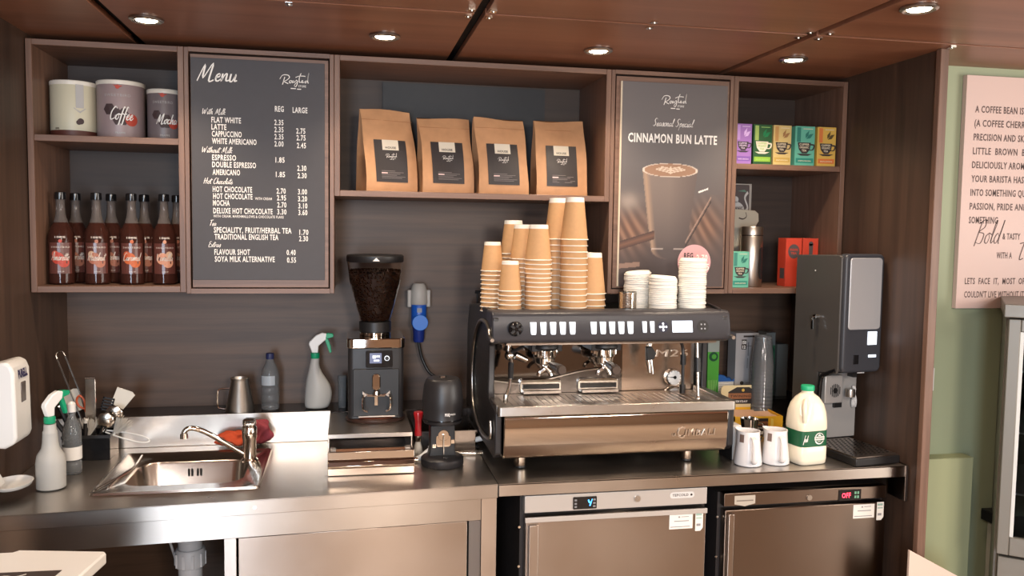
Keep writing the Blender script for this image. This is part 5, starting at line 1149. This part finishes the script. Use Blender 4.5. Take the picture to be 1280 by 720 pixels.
sh.rect(.0, .004, .17, .225, 2); sh.rect(-.004, .016, .208, .211, 2); sh.rect(-.002, .001, .12, .16, 2); sh.disc(-.022, .06, .008, 0, 12); sh.rect(-.005, .03, .052, .055, 2); sh.rect(-.005, .03, .06, .062, 2); sh.build('printing', [BK, WHITEP, M('grey_line', (104, 102, 102), .5)], t)
t, a, b, d, h = carton('straw_box', 'dull green carton behind the clear tumblers, beside the drinks dispenser', 1.628, 1.668, -.10, -.03, 1.262, (M('dull_green', (46, 92, 62), .6), M('dull_grey', (110, 112, 108), .6)), .80)
sh = Sheet(front(-d-.0008)); sh.disc((a+b)/2, h*.72, .017, 0, 22); sh.fn = front(-d-.0013); sh.disc((a+b)/2, h*.72, .009, 1, 18); sh.build('printing', [M('deep_green', (1,1,1)), M('dull_green', (1,1,1))], t)
t, a, b, d, h = carton('grey_box', 'dark grey carton wedged against the drinks dispenser', 1.672, 1.720, -.11, -.03, 1.215, (M('mid_grey_card', (92, 92, 88), .6), M('mid_grey_card', (92, 92, 88), .6)), .5)
# clear tumblers: tall upturned nested stack
TUM = M('tumbler_plastic', (226, 228, 230), .06, trans=.85, ior=1.35)
tb = MB().lathe([(.043, 0), (.044, .002), (.043, .004), (.031, .118), (.029, .118), (.028, .112), (.001, .112)], n=24, cap0=False).build('plastic_tumbler', TUM, smooth=50)
for i in range(18):
    o = tb if i == 0 else tb.copy()
    if i: COL.objects.link(o)
    o.location = (1.548, -.225, .9010+i*.0146)
    tag(o, 'clear plastic tumbler on top of the nested tumbler stack' if i == 17 else 'lowest clear plastic tumbler of the nested stack' if i == 0 else f'clear plastic tumbler, {ORD[16-i]} from the top of the tall nested stack', 'tumbler', 'nested clear plastic tumblers')
# hot drinks dispenser
t = thing('drinks_dispenser', 'tall black hot drinks dispenser with a steel front panel, against the right wall', 'drinks machine', (1.612, -.64, .9005))
DS = M('dispenser_side', (72, 69, 67), .35); DF = M('dispenser_front', (58, 60, 66), .35)
W(MB().prism([(-.395, .93), (-.53, .93), (-.53, 1.175), (-.625, 1.182), (-.632, 1.20), (-.632, 1.585), (-.62, 1.594), (-.395, 1.588)], 1.612, 1.622, 'yz'), 'side_panel', DS, bev=.003)
W(MB().prism([(-.395, .93), (-.53, .93), (-.53, 1.175), (-.61, 1.182), (-.61, 1.594), (-.395, 1.588)], 1.622, 1.782, 'yz'), 'body', BLACK)
mb = MB(); mb.prism(rrect(1.618, 1.784, 1.188, 1.598, .02, 5), -.646, -.606, 'xz'); W(mb, 'front_door', DF, bev=.008, seg=3)
mb = MB(); mb.prism(rrect(1.634, 1.770, 1.338, 1.585, .012, 4), -.651, -.646, 'xz'); W(mb, 'steel_panel', M('dispenser_steel', (186, 187, 190), .35, .35), bev=.002)
bx('lit_window', 1.722, 1.760, -.6485, -.646, 1.284, 1.330, M('lit_window', (228, 240, 255), .3, emit=.7), t); bx('lit_bar', 1.728, 1.760, -.6485, -.646, 1.240, 1.249, M('lit_window', (1,1,1)), t)
bx('sensor', 1.664, 1.686, -.6485, -.646, 1.218, 1.250, BLACKG, t, .001)
W(MB().tube(smoothpts([(1.616, -.620, 1.195), (1.612, -.585, 1.178), (1.610, -.555, 1.160), (1.609, -.548, 1.10), (1.609, -.545, 1.04), (1.612, -.55, 1.005)], 5), .008, 10), 'door_arm', BLACKG)
W(MB().lathe([(.012, 0), (.013, .004), (.012, .022)], (1.612, -.55, .985), 14), 'arm_knob', M('copper_knob', (120, 76, 56), .3, .6))
W(MB().box(1.622, 1.782, -.534, -.530, .935, 1.172), 'splash_plate', M('dispenser_plate', (178, 175, 172), .32, .35))
W(MB().box(1.624, 1.700, -.560, -.534, 1.065, 1.165), 'valve_cover', M('dispenser_plate', (178, 175, 172), .32, .35), bev=.003)
sh = Sheet(front(-.5608)); cx_, cz_ = 1.668, 1.110
for i in range(-3, 4):
    L_ = .024*math.sqrt(max(.05, 1-(i/3.6)**2))
    sh.rect(cx_+i*.0065-.0018, cx_+i*.0065+.0018, cz_-L_, cz_-.002 if abs(i) < 2 else cz_+L_); 
    if abs(i) < 2: sh.rect(cx_+i*.0065-.0018, cx_+i*.0065+.0018, cz_+.004, cz_+L_)
sh.disc(cx_, cz_, .010, 0, 16); sh.build('vent_slots', BLACK, t, world=True)
W(MB().box(1.680, 1.712, -.545, -.534, 1.045, 1.062), 'dark_gap', BLACK); W(MB().lathe([(.016, 0), (.017, .010), (.015, .028)], (1.735, -.56, 1.085), 20), 'nozzle_cup', SATIN)
W(MB().box(1.708, 1.756, -.600, -.560, 1.176, 1.186), 'nozzle_guard', WHITE); W(MB().box(1.70, 1.716, -.61, -.58, 1.165, 1.186), 'nozzle', BLACK)
W(MB().prism([(1.575, -.780), (1.758, -.780), (1.758, -.535), (1.600, -.535), (1.575, -.60)], .9015, .928, 'xy'), 'drip_tray', BLACK, bev=.004)
mb = MB(); mb.prism([(1.580, -.775), (1.753, -.775), (1.753, -.54), (1.604, -.54), (1.580, -.60)], .928, .932, 'xy'); tr = W(mb, 'tray_grille', M('grille_steel', (150, 140, 132), .3, 1))
mb = MB()
for j in range(11):
    for i in range(9): mb.cyl((1.592+i*.018+(j % 2)*.009, -.745+j*.0185, .932), .0045, 0, .0012, 6)
mb.build('grille_holes', BLACKG, tr, world=True)['kind'] = 'stuff'
lk = W(MB().cyl((0, -.520, 1.372), .008, 1.600, 1.612, 14, axis='x'), 'lock', CHROME)
MB().box(1.597, 1.600, -.527, -.513, 1.366, 1.378).build('lock_face', CHROME, lk, world=True)
W(MB().cyl((0, -.50, 1.535), .0025, 1.6105, 1.612, 8, axis='x'), 'rivet', WHITE)
t.rotation_euler = (0, 0, math.radians(8)); DT = Matrix.Translation((1.612, -.64, 0)) @ Matrix.Rotation(math.radians(8), 4, 'Z') @ Matrix.Translation((-1.612, .64, 0))
t = thing('key_bunch', 'two small keys hanging from the lock on the side of the dispenser', 'keys', DT @ Vector((1.595, -.52, 1.372)), math.radians(8))
MB().tube([(0.001, .0, 0), (-.006, .0, -.004), (-.006, .0, -.014)], .0014, 6).build('ring', CHROME, t); MB().box(-.007, -.005, -.006, .004, -.044, -.010).build('key', CHROME, t); MB().box(-.004, -.002, -.002, .008, -.040, -.008).build('key', CHROME, t)
mb = MB()
for j in range(7):
    for i in range(7): mb.v.append((1.7605+.020*(i/6)*(.4+.6*j/6)+.004*math.sin(i*1.7+j), -.5405-.004*math.sin(i*2.2), 1.120-.016*0-.078*j/6))
for j in range(6):
    for i in range(6): p = j*7+i; mb.f.append([p, p+1, p+8, p+7]); mb.m.append(0)
mb.v = [tuple(DT @ Vector(p)) for p in mb.v]; o = mb.build('cleaning_cloth', M('white_cloth', (206, 204, 202), .9), fix=False); sm_ = o.modifiers.new('thick', 'SOLIDIFY'); sm_.thickness = .003; tag(o, 'white cloth hanging at the right side of the drinks dispenser', 'cloth')

# ================================================================== FRIDGES UNDER THE WORKTOP
def fridge(label, x0, x1, yf, ztop, zdoor, ctrl_mat, door_mat, hinge=True):
    t = thing('undercounter_fridge', label, 'fridge', ((x0+x1)/2, yf+.25, 0))
    bx('cabinet', x0-.008, x1+.006, yf+.03, -.10, .02, ztop-.004, M('fridge_dark', (40, 36, 36), .5), t)
    bx('control_panel', x0, x1, yf-.002, yf+.03, zdoor+.012, ztop, ctrl_mat, t, .002)
    d = bx('door', x0+.003, x1-.002, yf-.004, yf+.028, .03, zdoor, door_mat, t, .003)
    return t, d
GP = M('silver_paint', (186, 180, 174), .35, .35)
t, d = fridge('undercounter fridge with a silver control strip and lit blue digit, below the espresso machine', .487, 1.084, -.76, .852, .786, GP, STEELZ)
bx('door_top_strip', .488, 1.083, -.770, -.764, .770, .786, M('silver_paint', (1,1,1)), d, .001); bx('handle_strip', .498, .530, -.776, -.764, .05, .764, STEELZ, d, .003)
for z in (.745, .62): MB().cyl((.478, 0, z), .004, -.732, -.728, 10, axis='y').build('screw', CHROME, t, world=True)
mb = MB(); mb.prism(rrect(.640, .716, .803, .842, .003), -.7645, -.761, 'xz'); c_ = mb.build('controller', BLACKG, t, world=True)
sh = Sheet(front(-.7652)); 
for u in (.644, .704):
    for v_ in (.808, .818, .829): sh.rect(u, u+.008, v_, v_+.006, 1)
sh.line([(.689, .832), (.692, .824), (.697, .824), (.701, .834)], .003, 0, 3); sh.line([(.697, .824), (.694, .813)], .003, 0, 3); sh.build('digit', [M('blue_led', (60, 150, 255), .4, emit=3), M('key_grey', (120, 118, 120), .5)], c_, world=True)
mb = MB(); mb.cyl((.849, 0, .827), .010, -.767, -.761, 18, axis='y').box(.846, .852, -.7685, -.767, .823, .831); mb.build('lock', SATIN, t, world=True)
sh = Sheet(front(-.7625)); sh.mb.add([sh.fn(u, v) for u, v in rrect(.958, 1.040, .821, .841, .009)], [list(range(20))], 0); sh.fn = front(-.7630); sh.text('TEFCOLD', .966, 1.020, .8275, .008, 1, .02); sh.disc(1.030, .831, .004, 1, 6); sh.build('badge_lettering', [M('badge_pale', (206, 202, 198), .4), BK], t, world=True)
def stickers(parent, x, z, yy):
    sh = Sheet(front(yy)); sh.rect(x, x+.079, z, z+.047, 0); sh.poly([(x+.088, z-.010), (x+.106, z-.010), (x+.114, z), (x+.114, z+.052), (x+.088, z+.052)], 0)
    sh.fn = front(yy-.0005); sh.script('lovely', x+.012, z+.022, .006, .0012, 1, 1.0) if 0 else sh.rect(x+.016, x+.066, z+.024, z+.027, 1)
    sh.rect(x+.030, x+.036, z+.036, z+.041, 1); sh.rect(x+.040, x+.066, z+.038, z+.040, 1); sh.rect(x+.004, x+.070, z+.006, z+.0085, 1); sh.rect(x+.090, x+.110, z+.040, z+.047, 2); sh.rect(x+.090, x+.110, z+.030, z+.034, 2); sh.rect(x+.092, x+.106, z+.006, z+.014, 1)
    sh.build('service_sticker', [M('sticker_white', (224, 220, 212), .5), M('sticker_grey', (140, 138, 140), .5), M('sticker_mint', (150, 176, 164), .5)], parent, world=True)
stickers(d, .957, .722, -.7648)
BRN = brushed('bronze_steel', (128, 112, 100), .32, 'x', .15, .9)
t, d = fridge('undercounter fridge with a dark steel strip and red lit display, below the drinks dispenser', 1.153, 1.742, -.74, .821, .766, BRN, BRN)
bx('handle_strip', 1.164, 1.186, -.756, -.744, .05, .756, STEELZ, d, .003)
for z in (.735, .60): MB().cyl((1.146, 0, z), .004, -.712, -.708, 10, axis='y').build('screw', CHROME, t, world=True)
sh = Sheet(front(-.7426)); sh.poly([(1.189, .812), (1.262, .812), (1.262, .784), (1.225, .776), (1.189, .784)], 0); sh.fn = front(-.7431); sh.text('ELECTROLUX' if 0 else 'GAMKO', 1.205, 1.250, .790, .007, 1, 0) if 0 else sh.rect(1.196, 1.255, .793, .797, 1); sh.build('maker_badge', [M('badge_bronze', (176, 166, 152), .4), M('badge_line', (120, 110, 100), .4)], t, world=True)
MB().cyl((1.455, 0, .794), .009, -.747, -.741, 18, axis='y').build('lock', SATIN, t, world=True)
mb = MB().box(1.563, 1.645, -.7445, -.741, .777, .814); c_ = mb.build('controller', BLACKG, t, world=True)
sh = Sheet(front(-.7452)); sh.text('OFF', 1.574, 1.606, .787, .017, 0, .02)
for u in (1.620, 1.630):
    for v_ in (.784, .798): sh.rect(u, u+.007, v_, v_+.009, 1)
sh.build('display_lettering', [M('red_led', (255, 50, 70), .4, emit=3.5), M('mint_key', (110, 160, 130), .5)], c_, world=True)
stickers(d, 1.618, .714, -.7448)
t = thing('white_board', 'loose white board leaning beside the right fridge, at the floor', 'board', (1.83, -.70, 0))
MB().prism([(-.12, 0), (.075, 0), (.075, .560), (-.12, .665)], -.014, -.004, 'xz').build('sheet', M('board_white', (206, 186, 172), .5), t, bev=.001)
t.location = (1.83, -.90, 0)

# ================================================================== FAR RIGHT
t = thing('wall_sign', 'large pale pink wall sign with dark coffee lettering on the green wall', 'sign', (2.5, -.63, 1.41))
bx('sign_board', 2.046, 3.0, -.652, -.632, 1.411, 2.218, M('pink_board', (214, 188, 178), .55), t, .001)
sh = Sheet(front(-.6527)); v_ = 2.092
ROWS = ['A COFFEE BEAN IS QUITE A THING', '(A COFFEE CHERRY SEED TO BE)', 'PRECISION AND SKILL TURN THIS', 'LITTLE BROWN BEAN INTO A', 'DELICIOUSLY AROMATIC DRINK.', 'YOUR BARISTA HAS TRANSFORMED', 'INTO SOMETHING QUITE RATHER', 'PASSION, PRIDE AND CARE INTO', 'SOMETHING']
VIS = [('A COFFEE BEAN IS QU', .236), ('(A COFFEE CHERRY S', .236), ('PRECISION AND SKILL T', .252), ('LITTLE  BROWN  BEAN', .255), ('DELICIOUSLY AROMATIC', .262), ('YOUR BARISTA HAS TRA', .262), ('INTO SOMETHING QUITE R', .272), ('PASSION, PRIDE AND CA', .272), ('SOMETHING', .113)]
for i, (s_, wd) in enumerate(VIS): sh.text(s_, 2.084-.0004*i, 2.084+wd, v_, .0235, 0, .02); v_ -= .0478
sh.script('Bold', 2.106, 1.640, .036, .0028, 0, .75, .25); sh.text('& TASTY', 2.220, 2.292, 1.655, .022, 0, .02); sh.text('WITH A', 2.200, 2.262, 1.588, .022, 0, .02); sh.script('t', 2.285, 1.58, .045, .003, 0, .8)
sh.text('LETS  FACE  IT,  MOST  OF', 2.077, 2.320, 1.497, .022, 0, .02); sh.text("COULDN'T LIVE WITHOUT IT", 2.077, 2.320, 1.450, .022, 0, .02)
sh.build('lettering', M('sign_ink', (92, 74, 70), .6), t, world=True)
o = bx('light_switch', 1.925, 1.985, -.640, -.631, 1.118, 1.200, WHITE, None, .002); tag(o, 'white wall switch just right of the wood side panel', 'switch')
t = thing('display_fridge', 'upright glass door display fridge with a grey frame, cut off at the right edge', 'fridge', (1.987, -.95, -.018), math.radians(-40))
FRM = M('fridge_frame', (122, 119, 112), .4, .3); LW, LD = .62, .55
def fb(name, x0, x1, y0, y1, z0, z1, m, p, bev=0): return MB().box(x0, x1, y0, y1, z0, z1).build(name, m, p, bev=bev)
fb('left_side', 0, .012, .045, LD, .02, 1.43, FRM, t, .002); fb('right_side', LW-.012, LW, .045, LD-.012, .02, 1.43, FRM, t); fb('back', .012, LW, LD-.012, LD, .02, 1.43, M('liner_white', (226, 230, 228), .4), t)
fb('top', -.008, LW+.008, -.012, LD, 1.43, 1.472, FRM, t, .003); fb('bottom', .012, LW-.012, .01, LD-.012, .02, .66, FRM, t, .002)
for z in (.6, .66, .72): MB().cyl((.006, 0, z), .004, -.003, .0, 8, axis='y')
d = MB().box(.006, .040, 0, .04, .67, 1.425).box(LW-.04, LW-.004, 0, .04, .67, 1.425).box(.040, LW-.04, 0, .04, 1.385, 1.425).box(.040, LW-.04, 0, .04, .67, .73).build('door', FRM, t, bev=.003)
fb('door_seal', .040, .050, .004, .03, .73, 1.385, M('pale_seal', (206, 210, 208), .4), d); fb('glass_pane', .050, LW-.04, .015, .020, .73, 1.385, M('fridge_glass', (240, 250, 248), .02, trans=1, ior=1.1), d)
for z in (.85, 1.05, 1.25): fb('shelf', .014, LW-.014, .07, LD-.014, z, z+.006, M('wire_white', (214, 218, 216), .4), t)
t = thing('low_ledge', 'short pale post with a dark top block beside the display fridge', 'ledge', (2.02, -.80, 0))
MB().box(-.020, .032, -.03, .03, 0, .655).build('post', M('pale_post', (186, 182, 166), .5), t, bev=.002); MB().box(-.045, .035, -.035, .035, .655, .695).build('top_block', BLACK, t, bev=.003); t.location = (2.225, -.70, 0)
